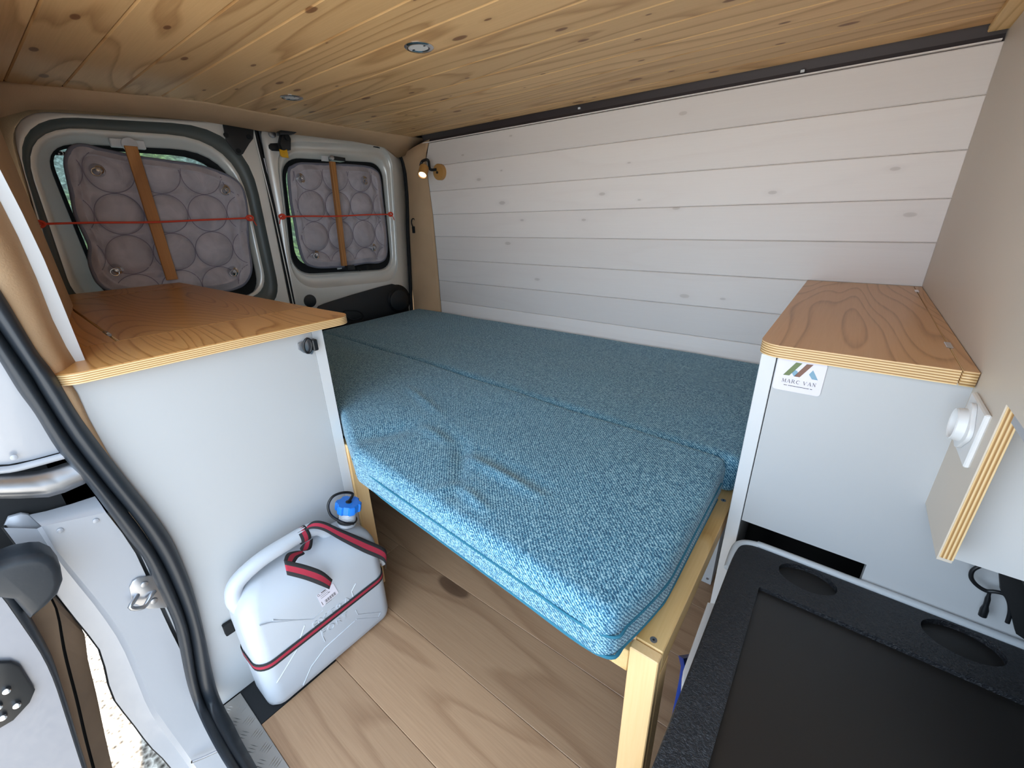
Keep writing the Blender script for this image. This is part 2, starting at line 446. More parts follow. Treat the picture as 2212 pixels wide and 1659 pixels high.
ceil = thing('ceiling', (0, 0, CZ), kind='structure')
box('ceiling_backing', -2.0, 0.3, 0.05, 1.66, CZ + 0.012, CZ + 0.03, 'black_matt', ceil)
box('roof_skin', -2.12, 0.9, -0.06, 1.74, 1.555, 1.575, 'paint_white', ceil)
ycs = [0.022, 0.128, 0.234, 0.343, 0.455, 0.555, 0.658, 0.765, 0.875, 0.985, 1.09, 1.195, 1.30, 1.40, 1.50, 1.578]
def rearx(y):
    pts = [(0.0, -1.93), (0.234, -1.905), (0.455, -1.83), (0.66, -1.79), (1.0, -1.80), (1.6, -1.82)]
    for (a, b_), (c, d) in zip(pts, pts[1:]):
        if y <= c: return b_ + (d - b_) * (y - a) / (c - a)
    return -1.82
for a, b_ in zip(ycs, ycs[1:]):
    x0 = rearx((a + b_) / 2) - 0.03
    box('ceiling_plank', x0, 0.16, a + .0006, b_ - .0006, CZ, CZ + 0.012, 'pine', ceil, 0.0028)
bt = tag(box('trim_1', 0.13, 0.19, 0.10, 1.585, CZ - 0.014, CZ - 0.001, 'pine_y', None, 0.002), kind='structure')

# planked long wall
wr = thing('wall_right', (0, 1.6, 0), kind='structure')
WY = 1.6
box('wall_backing', -1.99, 0.9, WY + 0.05, WY + 0.09, -0.1, 1.56, 'black_matt', wr)
zb = [1.458, 1.356, 1.243, 1.134, 1.027, 0.912, 0.80, 0.69, 0.58, 0.47, 0.36, 0.25, 0.14, 0.03]
edge_px = [(928, 300), (924, 320), (920, 346), (924, 383), (935, 465), (944, 560), (953, 668)]
edge_w = [ony(u, v, WY) for u, v in edge_px]
def walledge(z):
    E_ = edge_w
    if z >= E_[0].z: return E_[0].x
    for a, b_ in zip(E_, E_[1:]):
        if b_.z <= z <= a.z: return a.x + (b_.x - a.x) * (z - a.z) / (b_.z - a.z)
    return E_[-1].x
for a, b_ in zip(zb, zb[1:]):
    zs = [a - 0.0004 - (a - b_ - 0.0008) * k / 5 for k in range(6)]
    left = [V((walledge(z), WY, z)) for z in zs]; right = [V((0.166, WY, z)) for z in zs[::-1]]
    prism('wall_plank', left + right, (0, 0.012, 0), 'whitewood', wr, 0.0024, 1, False)
# dark channel between wall and ceiling
ch = thing('trim_2', (0, 1.6, 1.47), kind='structure')
mesh('channel', [(-1.80, 1.607, 1.440), (0.165, 1.607, 1.440), (0.165, 1.612, 1.475), (-1.80, 1.612, 1.475), (0.165, 1.600, CZ + .012), (-1.80, 1.600, CZ + .012), (0.165, 1.575, CZ + .012), (-1.80, 1.575, CZ + .012)],
     [(0, 1, 2, 3), (3, 2, 4, 5), (5, 4, 6, 7)], 'dark_channel', ch)
box('channel_lip', -1.80, 0.16, 1.594, 1.607, 1.4595, 1.4625, 'whitewood', ch)
for u, v in ((1734, 154), (1252, 234)):
    p = ony(u, v, 1.605); box('clip', p.x - .005, p.x + .005, 1.600, 1.606, p.z - .0035, p.z + .0035, 'plastic_white', ch, 0.001)

# front partition
wf = thing('wall_front', (0.165, 0, 0), kind='structure')
PX = 0.165
box('partition_panel', PX, PX + 0.014, 0.655, WY + .04, 0.70, 1.53, 'partition', wf)
box('partition_panel', PX, PX + 0.014, 0.05, 0.655, 0.917, 1.53, 'partition', wf)
box('plywood_edge', PX + .0015, PX + 0.014, 0.6535, 0.655, 0.705, 0.917, 'ply_x', wf)
box('recess_board', PX + 0.014, 0.30, 0.70, 0.712, 0.68, 0.95, 'edge_white', wf)
box('recess_side', 0.262, 0.275, 0.10, 0.70, 0.66, 0.95, 'partition', wf)
box('recess_lining', PX + 0.014, 0.28, 0.10, 0.712, 0.95, 0.96, 'partition', wf)
box('hinge', PX + .002, PX + 0.010, 0.50, 0.63, 0.905, 0.9168, 'steel', wf, 0.001)
box('cab_bulkhead', 0.62, 0.64, 0.0, 1.68, -0.05, 1.55, 'partition', wf)

# left inner side wall (felt)
wl = thing('wall_left', (-1.5, 0.1, 0), kind='structure')
def wallpoly(z): return [V((-2.02, 0.195, z)), V((-1.70, 0.165, z)), V((-1.30, 0.095, z)), V((-1.085, 0.050, z)), V((-1.045, 0.035, z))]
loft('wall_lining', [wallpoly(z) for z in (-0.02, 0.4, 0.8, 1.2, 1.5)], 'felt', wl, solid=0.006)
box('outer_skin', -2.10, -1.06, -0.035, -0.02, -0.25, 1.56, 'paint_white', wl)
box('outer_skin', 0.20, 0.9, -0.04, 0.03, -0.25, 1.56, 'paint_white', wl)
box('door_header', -1.06, 0.9, -0.06, 0.022, 1.462, 1.56, 'paint_white', wl)
box('lower_skin', -2.1, -1.06, -0.035, 1.74, -0.32, -0.09, 'black_matt', wl)
# felt pillar facing the doorway
FP = [[(0, 441), (0, 655)], [(50, 528), (50, 722)], [(90, 628), (95, 780)], (([122, 715]), (135, 830)), [(160, 779), (165, 870)]]
# pillar strip: outer edge follows the seal, inner edge meets the white edging
pil_in = [onx(u, v, -1.06) for u, v in ((-60, 330), (0, 441), (35, 510), (75, 600), (110, 690), (140, 750), (160, 782))]
pil_out = [onx(u, v, -1.0) for u, v in ((-75, 560), (-30, 620), (10, 680), (50, 730), (85, 790), (110, 835), (130, 870))]
mid = [a.lerp(b_, .5) + V((0.012, 0, 0)) for a, b_ in zip(pil_in, pil_out)]
loft('pillar_lining', [pil_in, mid, pil_out], 'felt', wl, solid=0.004)
low_in = [onx(u, v, -1.007) for u, v in ((150, 828), (165, 850), (190, 905), (235, 985), (290, 1070), (345, 1185), (385, 1270), (400, 1380))]
low_out = [onx(u, v, -0.998) for u, v in ((115, 835), (135, 860), (160, 905), (205, 985), (262, 1080), (325, 1185), (368, 1275), (396, 1370))]
loft('pillar_lining', [low_in, [a.lerp(b_, .5) + V((0.004, 0, 0)) for a, b_ in zip(low_in, low_out)], low_out], 'felt', wl, solid=0.003)
# white edging strip that stands on the worktop
ws = thing('trim_3', (-1.09, 0.09, 0.9), kind='structure')
we_l = [onx(u, v, -1.06) for u, v in ((-20, 395), (0, 441), (35, 510), (75, 600), (110, 690), (140, 750), (160, 782))]
we_r = [onx(u, v, -1.085) for u, v in ((-20, 320), (0, 366), (48, 460), (95, 560), (130, 645), (158, 715), (184, 778))]
we_r = [V((-1.06, p.y, p.z)) for p in [onx(u, v, -1.06) for u, v in ((-20, 320), (0, 366), (48, 460), (95, 560), (130, 645), (158, 715), (184, 778))]]
loft('edging', [[p + V((-.04, 0, 0)) for p in we_l], we_l, we_r, [p + V((-.04, 0, 0)) for p in we_r]], 'edge_white', ws, smooth=False)

# rear wall lining: header over the doors and the pillar beside them
wre = thing('wall_rear', (-2, 0.9, 1.4), kind='structure')
A_px = [(-40, 168), (0, 174), (65, 180), (137, 187), (254, 199), (353, 207), (440, 217), (560, 240), (680, 261), (800, 281), (875, 292), (928, 301)]
B_px = [(-40, 262), (10, 250), (60, 236), (140, 235), (250, 243), (350, 252), (450, 262), (560, 281), (680, 294), (770, 305), (835, 318), (862, 340)]
A_ = [onz(u, v, CZ + .003) for u, v in A_px]; B_ = [onx(u, v, -1.965) for u, v in B_px]
rows = []
for t in (0, 0.12, 0.3, 0.5, 0.7, 0.85, 0.95, 1.0):
    rows.append([a.lerp(b_, t) + V((0.022, 0, -0.006)) * math.sin(math.pi * t) for a, b_ in zip(A_, B_)])
rows.append([b_ + V((-0.03, 0, 0.004)) for b_ in B_])
loft('header_lining', rows, 'felt', wre, solid=0.004)
C_px = [(928, 301), (921, 330), (920, 346), (924, 383), (935, 465), (944, 560), (953, 668), (960, 740)]
D_px = [(862, 335), (868, 352), (873, 375), (877, 420), (880, 500), (884, 580), (889, 672), (893, 740)]
C_ = [ony(u, v, WY + .004) for u, v in C_px]; D_ = [onx(u + 7, v, -1.965) for u, v in D_px]
rows = []
for t in (0, 0.1, 0.25, 0.4, 0.55, 0.7, 0.85, 0.94, 1.0):
    rows.append([a.lerp(b_, t) + V((0.006, -0.014, 0)) * math.sin(math.pi * t) for a, b_ in zip(C_, D_)])
rows.append([b_ + V((-0.03, 0.004, 0)) for b_ in D_])
loft('pillar_lining', rows, 'felt', wre, solid=0.004)
prism('corner_lining', [V((-2.045, -0.02, 0.8)), V((-2.045, 0.235, 0.8)), V((-2.045, 0.235, 1.40)), V((-2.045, 1.60, 1.45)), V((-2.045, 1.60, 1.54)), V((-2.045, -0.02, 1.54))], (-.012, 0, 0), 'felt', wre, smooth=False)
box('roof_rear_rail', -2.10, -2.06, -0.03, 1.72, 1.46, 1.56, 'paint_white', wre)
box('corner_post', -2.10, -2.0, 1.612, 1.72, -0.3, 1.56, 'black_matt', wre)
box('corner_post', -2.10, -2.03, -0.03, 0.17, -0.3, 1.56, 'paint_white', wre)
box('rear_sill', -2.10, -2.04, 0.0, 1.7, -0.3, 0.02, 'black_matt', wre)

# ================================================================== REAR DOORS
def loops_to_mesh(name, loops, mat, parent):
    return loft(name, loops, mat, parent, closed=True, smooth=True)
XD = -2.0
# --- left leaf
d1 = thing('door_1', (XD, 0.5, 0.0), kind='structure')
o_out = dense(rq([(12, 236), (549, 268), (648, 760), (160, 760)], XD + .015, [0.10, 0.02, 0.02, 0.03]), 2)
o_out2 = dense(rq([(14, 240), (547, 272), (646, 760), (162, 760)], XD + .020, [0.10, 0.02, 0.02, 0.03]), 2)
c_out = dense(rq([(16, 246), (528, 274), (612, 668), (150, 690)], XD + .018, [0.15, 0.24, 0.14, 0.10]), 2)
c_mid = dense(rq([(24, 254), (516, 286), (600, 656), (160, 680)], XD - .014, [0.15, 0.23, 0.13, 0.10]), 2)
c_in = dense(rq([(32, 268), (506, 300), (582, 642), (168, 668)], XD - .010, [0.15, 0.22, 0.12, 0.10]), 2)
f_1 = dense(rq([(50, 283), (500, 308), (574, 640), (184, 665)], XD - .008, [0.13, 0.20, 0.12, 0.10]), 2)
f_1b = dense(rq([(55, 288), (497, 312), (572, 638), (188, 662)], XD - .016, [0.13, 0.20, 0.12, 0.10]), 2)
w_o = dense(rq([(83, 304), (494, 323), (566, 646), (222, 655)], XD - .020, [0.09, 0.19, 0.11, 0.09]), 2)
w_e = dense(rq([(86, 308), (492, 327), (564, 644), (225, 652)], XD - .034, [0.09, 0.19, 0.11, 0.09]), 2)
skin = loops_to_mesh('door_skin', [[p + V((-.05, 0, 0)) for p in o_out], o_out, o_out2, c_out], 'paint', d1)
loops_to_mesh('pressed_channel', [c_out, c_mid, c_in], 'paint_shade', d1)
loops_to_mesh('inner_frame', [c_in, f_1, f_1b, w_o, w_e], 'paint', d1)
seal = dense(rq([(99, 316), (478, 342), (527, 610), (232, 645)], XD - .036, [0.07, 0.16, 0.09, 0.07]), 2)
loops_to_mesh('window_rubber', [w_e, seal, [p + V((-.01, 0, 0)) for p in seal]], 'black_matt', d1)
mesh('window_pane', [p + V((-.006, 0, 0)) for p in seal], [tuple(range(len(seal)))], 'glass', d1)
p = onx(131, 331, XD - .038)
prism('glass_mark', [onx(u, v, XD - .041) for u, v in ((117, 326), (143, 328), (146, 336), (120, 335))], (-.0005, 0, 0), 'black_matt', d1, smooth=False)
text('glass_mark_letters', 'AGT', 0.020, 'edge_white', onx(132, 331.5, XD - .0405), (0, -1, 0.06), (0, 0.02, 1), d1, 0.0001, 1.15)
box('clamp_plate', XD - .012, XD + .004, *(sorted((onx(238, 309, XD).y, onx(312, 309, XD).y))), *(sorted((onx(275, 301, XD).z, onx(275, 320, XD).z))), 'plastic_white', d1, 0.002)
p = onx(279, 313, XD + .006); cyl('clamp_boss', p, (1, 0, 0), 0.022, 0.010, 'plastic_white', d1, 24, bev=0.004)
# catch plate at the top corner of the left leaf
prism('catch_plate', [onx(u, v, XD + .022) for u, v in ((479, 263), (548, 268), (546, 300), (538, 310), (524, 333), (517, 336), (511, 334), (487, 303))], (0.006, 0, 0), 'black_plastic', d1, 0.002)
for u, v in ((488, 292), (515, 326), (538, 296)): cyl('screw', onx(u, v, XD + .028), (1, 0, 0), 0.009, 0.003, 'black_matt', d1, 16, bev=0.001)
box('outer_panel', XD - .06, XD - .045, 0.12, 0.895, -0.12, 0.86, 'black_matt', d1)
# --- right leaf
d2 = thing('door_2', (XD, 1.25, 0.0), kind='structure')
o_out = dense(rq([(564, 276), (870, 318), (893, 740), (650, 740)], XD + .015, [0.03, 0.13, 0.02, 0.02]), 2)
c_out = dense(rq([(592, 302), (846, 316), (862, 606), (634, 628)], XD + .014, [0.12, 0.11, 0.11, 0.14]), 2)
c_mid = dense(rq([(597, 311), (842, 324), (858, 594), (634, 614)], XD - .016, [0.12, 0.10, 0.11, 0.13]), 2)
c_in = dense(rq([(599, 321), (837, 333), (854, 586), (632, 602)], XD - .012, [0.11, 0.10, 0.10, 0.12]), 2)
f_1 = dense(rq([(601, 329), (832, 340), (851, 584), (631, 598)], XD - .010, [0.10, 0.09, 0.10, 0.11]), 2)
f_1b = dense(rq([(603, 331), (830, 342), (849, 583), (632, 597)], XD - .018, [0.10, 0.09, 0.10, 0.11]), 2)
w_o = dense(rq([(604, 338), (825, 350), (846, 582), (632, 594)], XD - .022, [0.09, 0.08, 0.09, 0.10]), 2)
w_e = dense(rq([(605, 340), (823, 352), (845, 581), (633, 593)], XD - .034, [0.09, 0.08, 0.09, 0.10]), 2)
loops_to_mesh('door_skin', [[p + V((-.05, 0, 0)) for p in o_out], o_out, c_out], 'paint', d2)
loops_to_mesh('pressed_channel', [c_out, c_mid, c_in], 'paint', d2)
box('outer_panel', XD - .06, XD - .045, 0.905, 1.66, -0.12, 0.80, 'black_matt', d2)
loops_to_mesh('inner_frame', [c_in, f_1, f_1b, w_o, w_e], 'paint', d2)
seal = dense(rq([(613, 352), (815, 362), (828, 558), (640, 576)], XD - .036, [0.08, 0.07, 0.08, 0.09]), 2)
loops_to_mesh('window_rubber', [w_e, seal, [p + V((-.01, 0, 0)) for p in seal]], 'black_matt', d2)
mesh('window_pane', [p + V((-.006, 0, 0)) for p in seal], [tuple(range(len(seal)))], 'glass', d2)
for u, v in ((776, 581), (794, 578)): cyl('drain_hole', onx(u, v, XD + .001), (1, 0, 0.3), 0.011, 0.004, 'black_matt', d2, 16)
cyl('rubber_plug', onx(669, 650, XD + .012), (1, 0, 0), 0.030, 0.008, 'black_plastic', d2, 28, bev=0.004)
card_px = [(676, 740), (680, 672), (686, 661), (700, 655), (760, 636), (820, 619), (845, 613), (857, 616), (865, 626), (876, 640), (882, 672), (886, 740)]
prism('door_trim_panel', [onx(u, v, XD + .018) for u, v in card_px], (0.010, 0, 0), 'black_plastic', d2, 0.004)
cyl('speaker_bulge', onx(858, 648, XD + .02), (1, -0.1, 0), 0.085, 0.028, 'black_plastic', d2, 36, 0.06, 0.01)
tube('handle_recess_rim', [onx(u, v, XD + .030) for u, v in ((742, 674), (760, 671), (776, 673), (785, 682), (782, 692), (766, 699), (744, 700))], 0.0035, 'black_matt', d2, 8, True, 4)
tube('pull_handle', [onx(u, v, XD + .032) for u, v in ((745, 679), (752, 687), (764, 691), (780, 686))], 0.004, 'black_plastic', d2, 8, False, 4)
# centre seals and pillar strip between the leaves
tube('edge_rubber', [onx(u, v, XD + .022) for u, v in ((856, 326), (869, 345), (875, 375), (880, 430), (881, 500), (885, 580), (889, 665), (895, 740))], 0.0095, 'black_matt', d2, 8, False, 4)
tube('edge_rubber', [onx(u, v, XD + .0) for u, v in ((770, 306), (835, 320), (862, 338), (873, 362))], 0.010, 'black_matt', d2, 8, False, 4)
def strip(name, lpx, rpx, x, mat, par, th=0.01):
    a = [onx(u, v, x) for u, v in lpx]; b_ = [onx(u, v, x) for u, v in rpx]
    return loft(name, [[p + V((-.04, 0, 0)) for p in a], a, [p.lerp(q, .5) + V((th, 0, 0)) for p, q in zip(a, b_)], b_, [p + V((-.04, 0, 0)) for p in b_]], mat, par)
strip('centre_seal', [(541, 272), (563, 360), (583, 450), (606, 560), (642, 740)], [(552, 272), (574, 360), (596, 450), (620, 560), (656, 740)], XD + .012, 'black_matt', d1)
strip('centre_seal', [(553, 274), (575, 360), (596, 450), (620, 560), (656, 740)], [(566, 276), (585, 360), (603, 450), (627, 560), (664, 740)], XD - .004, 'black_plastic', d2)
tube('seal_bright_edge', [onx(u, v, XD + .022) for u, v in ((548, 285), (567, 362), (589, 450), (613, 560), (650, 735))], 0.0022, 'paint', d1, 6)
prism('warning_label', [onx(u, v, XD + .012) for u, v in ((561, 341), (571, 342), (578, 375), (567, 374))], (0.0012, 0, 0), 'sticker', d2, smooth=False)
prism('label_print', [onx(u, v, XD + .0135) for u, v in ((562.5, 343), (566.5, 343.5), (568, 352), (564, 351))], (0.0004, 0, 0), 'ink', d2, smooth=False)
for k in range(4):
    v0 = 357 + 4.2 * k; prism('label_print', [onx(u, v, XD + .0135) for u, v in ((565 + k * .9, v0), (572 + k * .9, v0 + .6), (572.2 + k * .9, v0 + 2), (565.2 + k * .9, v0 + 1.4))], (0.0004, 0, 0), 'ink', d2, smooth=False)
# latch of the right leaf
lt = thing('door_latch', onx(605, 300, XD + .04), 'black door latch with a yellow tab above the smaller rear window', 'latch')
prism('latch_cap', [onx(u, v, XD + .045) for u, v in ((596, 287), (602, 279), (636, 277), (637, 286), (628, 292), (598, 294))], (0.03, 0, 0), 'black_plastic', lt, 0.004)
prism('latch_body', [onx(u, v, XD + .03) for u, v in ((602, 292), (617, 292), (622, 302), (622, 326), (604, 327), (598, 312))], (0.03, 0, 0), 'black_plastic', lt, 0.005)
prism('base_plate', [onx(u, v, XD + .018) for u, v in ((579, 314), (583, 310), (612, 309), (620, 314), (618, 326), (612, 328), (586, 326), (580, 321))], (0.010, 0, 0), 'black_plastic', lt, 0.003)
cyl('pivot_bolt', onx(619, 298, XD + .055), (1, 0, 0), 0.011, 0.012, 'black_matt', lt, 16, bev=0.002)
cyl('mount_boss', onx(587, 290, XD + .02), (1, 0, 0), 0.014, 0.010, 'steel', lt, 20, bev=0.003)
prism('release_tab', [onx(u, v, XD + .062) for u, v in ((602, 322), (612, 325), (619, 323), (623, 342), (610, 340), (605, 337))], (0.006, 0, 0), 'yellow', lt, 0.002)

# ================================================================== SUNSHADES
def sunshade(out_px, xp, label, pitch, off, cups, gname):
    ctr = V((0, 0, 0)); O = catmull([onx(u, v, xp) for u, v in out_px], 6, True)
    for p in O: ctr += p
    ctr /= len(O); t = thing('sunshade', (xp, ctr.y, min(p.z for p in O)), label, 'sunshade', None)
    n = len(O); K = 74; r0 = pitch * 0.5
    def h(y, z):
        z2 = z; y2 = y - 0.08 * (z - ctr.z)
        iy = round((y2 - off[0]) / pitch); iz = round((z2 - off[1]) / pitch)
        d = math.hypot(y2 - off[0] - iy * pitch, z2 - off[1] - iz * pitch)
        if d < r0 * 0.97: v_ = 0.018 * math.sqrt(max(0, 1 - (d / (r0 * 0.97)) ** 2)) 
        else:
            v_ = 0.011 * min(1, (d - r0 * 0.97) / (r0 * 0.30)) ** 0.7
        return v_ + 0.003 * noise.noise(V((y * 30, z * 30, 1))) 
    vs_ = []; fs = []
    for k in range(K + 1):
        s = (k / K) ** 0.8 if k else 0
        for p in O:
            q = ctr.lerp(p, max(s, 1e-4)); e = min(1, (1 - s) * 9)
            vs_.append((xp + 0.004 + h(q.y, q.z) * e - (0 if e < 1 else 0.004), q.y, q.z))
    for k in range(K):
        for i in range(n): fs.append((k * n + i, k * n + (i + 1) % n, (k + 1) * n + (i + 1) % n, (k + 1) * n + i))
    base = len(vs_)
    for p in O: vs_.append((xp - 0.008, p.y, p.z))
    for i in range(n): fs.append((K * n + i, K * n + (i + 1) % n, base + (i + 1) % n, base + i))
    fs.append(tuple(base + i for i in range(n)))
    mesh('quilted_panel', vs_, fs, 'quilt', t, True)
    tube('binding', O, 0.0065, 'binding', t, 8, True)
    def inside(y, z):
        c_ = False
        for i in range(len(O)):
            a, b_ = O[i], O[(i + 1) % len(O)]
            if (a.z > z) != (b_.z > z) and y < (b_.y - a.y) * (z - a.z) / (b_.z - a.z) + a.y: c_ = not c_
        return c_
    sv = []; sf = []
    for iy in range(-3, 8):
        for iz in range(-4, 5):
            for k in range(40):
                a = 2 * math.pi * k / 40; a2 = 2 * math.pi * (k + 1) / 40; q4 = []
                for aa in (a, a2):
                    wob = r0 * (0.985 + 0.02 * noise.noise(V((iy * 3 + math.cos(aa), iz * 3 + math.sin(aa), 5))))
                    for dr in (-0.0012, 0.0012):
                        z = off[1] + iz * pitch + (wob + dr) * math.sin(aa); y = off[0] + iy * pitch + (wob + dr) * math.cos(aa) + 0.08 * (z - ctr.z)
                        q4.append((y, z))
                if all(inside(y + sx_, z + sz_) for y, z in q4 for sx_, sz_ in ((0, .012), (0, -.012), (.012, 0), (-.012, 0))):
                    b0_ = len(sv); sv += [(xp + 0.0068, y, z) for y, z in q4]; sf.append((b0_, b0_ + 1, b0_ + 3, b0_ + 2))
    st_ = mesh('stitching', sv, sf, 'stitch', t)
    st_['kind'] = 'stuff'
    for u, v in cups:
        p = onx(u, v, xp + .018)
        c = lathe('suction_cup', p, (1, 0, 0), [(0.020, 0), (0.017, 0.002), (0.009, 0.006), (0.006, 0.012), (0.0, 0.013)], 'clear', t, 20)
        R_ = [p + V((0.016, -0.007 + 0.011 * math.cos(a * math.pi / 7), -0.006 + 0.011 * math.sin(a * math.pi / 7))) for a in range(14)]
        tube('pull_ring', R_, 0.0016, 'chrome', c, 6, True)
        cyl('cup_stem', p + V((.004, 0, 0)), (1, 0, 0), 0.0045, 0.012, 'chrome', c, 12)
    return t
k_ = 1 / 3.385
L_out = [(143, 352), (148, 330), (161, 317), (183, 315), (219, 324), (266, 334), (296, 340), (360, 349), (428, 359), (484, 377), (520, 403), (532, 451), (535, 524), (542, 578), (532, 607), (510, 622), (460, 632), (380, 640), (300, 640), (240, 628), (215, 612), (203, 592), (195, 565), (195, 533), (183, 504), (165, 465), (156, 421), (148, 383)]
sunshade(L_out, -1.955, 'large grey quilted sunshade behind the orange-topped left cabinet window', 0.128, (0.385, 1.155), ((210, 368), (485, 410), (250, 583), (503, 586)), 's')
R_out = [(624, 372), (633, 360), (650, 354), (690, 355), (750, 357), (792, 361), (808, 367), (819, 382), (825, 430), (831, 480), (835, 530), (832, 556), (818, 566), (790, 567), (750, 574), (700, 577), (673, 574), (657, 563), (646, 530), (637, 480), (628, 430)]
sunshade(R_out, -1.965, 'small grey quilted sunshade in the narrower window next to the planked wall', 0.128, (1.057, 1.180), ((649, 385), (787, 390), (681, 550), (806, 535)), 's')
for ob in list(bpy.data.objects):
    if ob.name == 'sunshade': ob['label'] = 'large grey quilted sunshade in the wide rear window above the oak worktop'; ob['group'] = ''
    if ob.name.startswith('sunshade') and 'group' in ob: del ob['group']
# props that press the shades against the glass
def slat(name, px, x0, w, th, mat, label):
    a = onx(*px[0], x0); b_ = onx(*px[1], x0); d = (b_ - a).normalized(); s = V((0, d.z, -d.y)) * (w / 2) if abs(d.z) > 0 else V((0, w / 2, 0))
    o = prism(name, [a - s, a + s, b_ + s, b_ - s], (th, 0, 0), mat, None, 0.0015, 1, False)
    return tag(o, label, 'batten')
slat('wooden_batten', ((281, 316), (371, 604)), -1.925, 0.034, 0.010, 'pine_dark', 'brown flat wooden batten across the larger sunshade')
slat('wooden_batten', ((715, 350), (741, 574)), -1.935, 0.022, 0.020, 'pine_dark', 'narrow square wooden batten across the smaller sunshade')
br = thing('batten_clamp', onx(717, 345, XD), 'black metal clamp gripping the top of the narrow batten', 'clamp')
prism('clamp_jaw', [onx(u, v, XD + .005) for u, v in ((707, 339), (733, 343), (734, 351), (708, 348))], (0.05, 0, 0), 'black_plastic', br, 0.002)
prism('clamp_bracket', [onx(u, v, XD + .002) for u, v in ((693, 337), (708, 338), (708, 349), (694, 348))], (0.012, 0, 0), 'plastic_white', br, 0.002)
cyl('clamp_screw', onx(715, 341, XD + .055), (1, 0, 0), 0.010, 0.012, 'steel', br, 16, bev=0.002)
br = thing('batten_clamp', onx(742, 578, XD), 'black metal clamp holding the foot of the narrow batten', 'clamp')
prism('clamp_jaw', [onx(u, v, XD + .005) for u, v in ((736, 573), (751, 571), (753, 581), (737, 582))], (0.06, 0, 0), 'black_plastic', br, 0.002)
prism('clamp_bracket', [onx(u, v, XD + .003) for u, v in ((726, 575), (759, 570), (760, 577), (728, 582))], (0.010, 0, 0), 'plastic_white', br, 0.002)
def cord(px, x, label):
    P = [onx(u, v, x) for u, v in px]
    t = thing('bungee_rope', P[0], label, 'cord')
    tube('cord_line', P, 0.0032, 'red_cord', t, 8, False, 5)
    for e, s in ((P[0], -1), (P[-1], 1)):
        tube('knot', [e + V((0, 0.012 * math.cos(a), 0.008 * math.sin(a))) + V((0.003, 0, 0)) for a in (0, 1, 2, 3, 4, 5)], 0.0042, 'red_cord', t, 8, True, 3)
        tube('loose_end', [e, e + V((0.004, s * 0.012, -0.012)), e + V((0.004, s * 0.018, -0.028))], 0.002, 'red_cord', t, 6)
cord([(84, 484), (200, 481), (330, 480), (440, 475), (539, 471)], -1.905, 'red elastic cord tied across the larger sunshade')
cord([(609, 468), (660, 467), (728, 467), (790, 464), (843, 463)], -1.912, 'red elastic cord tied across the smaller sunshade')

# ================================================================== DOORWAY JAMB, SEAL, SLIDING DOOR
jb = thing('trim_4', (-1.03, 0, 0), kind='structure')
def resamp(P, n):
    P = [V(p) for p in P]; L = [0]
    for a, b_ in zip(P, P[1:]): L.append(L[-1] + (b_ - a).length)
    out = []
    for i in range(n):
        s = L[-1] * i / (n - 1); k = 0
        while k < len(P) - 2 and L[k + 1] < s: k += 1
        t = (s - L[k]) / max(1e-9, L[k + 1] - L[k]); out.append(P[k].lerp(P[k + 1], min(1, t)))
    return out
def poly(px, x, n=24): return resamp(catmull([onx(u, v, x) for u, v in px], 5), n)
c0 = poly([(229, 1107), (290, 1190), (335, 1290), (372, 1370), (418, 1460), (462, 1560), (520, 1660), (620, 1800)], -1.00)
c1 = poly([(90, 1137), (115, 1180), (162, 1238), (219, 1307), (268, 1376), (303, 1454), (332, 1526), (372, 1584), (413, 1642), (520, 1800)], -1.00)
c1b = [p + V((-0.022, -0.006, 0)) for p in c1]
c1b = poly([(80, 1142), (108, 1186), (154, 1246), (210, 1315), (258, 1386), (293, 1464), (322, 1534), (362, 1594), (403, 1650), (510, 1808)], -1.018)
c2 = poly([(8, 1140), (38, 1180), (127, 1290), (179, 1356), (214, 1399), (231, 1451), (245, 1506), (289, 1564), (326, 1613), (370, 1659), (470, 1800)], -1.022)
c3 = [p + V((-0.03, 0.004, 0)) for p in c2]
loft('jamb_panel', [c0, c1], 'paint_white', jb, smooth=False)
loft('jamb_flange', [c1, c1b, c2, c3], 'paint_white', jb, smooth=False)
tube('flange_edge_rubber', [p + V((-.006, 0, 0)) for p in c2], 0.003, 'black_matt', jb, 6)
# top bevel of the lower jamb block
t0 = [onx(u, v, -1.00) for u, v in ((90, 1137), (130, 1131), (180, 1119), (229, 1107))]
t1 = [onx(u, v, -1.035) for u, v in ((62, 1112), (100, 1104), (150, 1090), (205, 1072))]
loft('jamb_top', [t0, [a.lerp(b_, .4) + V((.006, 0, .004)) for a, b_ in zip(t0, t1)], t1], 'paint_white', jb)
prism('jamb_corner', [onx(u, v, -1.03) for u, v in ((8, 1140), (18, 1118), (46, 1110), (62, 1112), (92, 1138), (60, 1190))], (-.01, 0, 0), 'paint_white', jb, 0.003)
# silver guide rail cover
ra = [onx(u, v, -1.0) for u, v in ((-30, 1031), (40, 1030), (80, 1026), (115, 1018), (150, 1006), (172, 999))]
rb = [onx(u, v, -1.0) for u, v in ((-30, 1077), (40, 1077), (105, 1074), (140, 1064), (183, 1045), (205, 1034))]
loft('guide_rail', [[p + V((-.02, 0, 0)) for p in ra], ra, [a.lerp(b_, .5) + V((.008, 0, 0)) for a, b_ in zip(ra, rb)], rb, [p + V((-.02, 0, 0)) for p in rb]], 'steel', jb)
up_ = [onx(u, v, -1.005) for u, v in ((-40, 1006), (20, 1004), (70, 994), (130, 978), (158, 968), (110, 880), (40, 740), (-80, 560))]
prism('jamb_upper_panel', up_, (-0.012, 0, 0), 'paint_white', jb, 0.002)
tube('upper_panel_bead', [onx(u, v, -1.0) for u, v in ((-40, 1018), (20, 1014), (70, 1003), (140, 984), (158, 980))], 0.006, 'paint_white', jb, 8, False, 3)
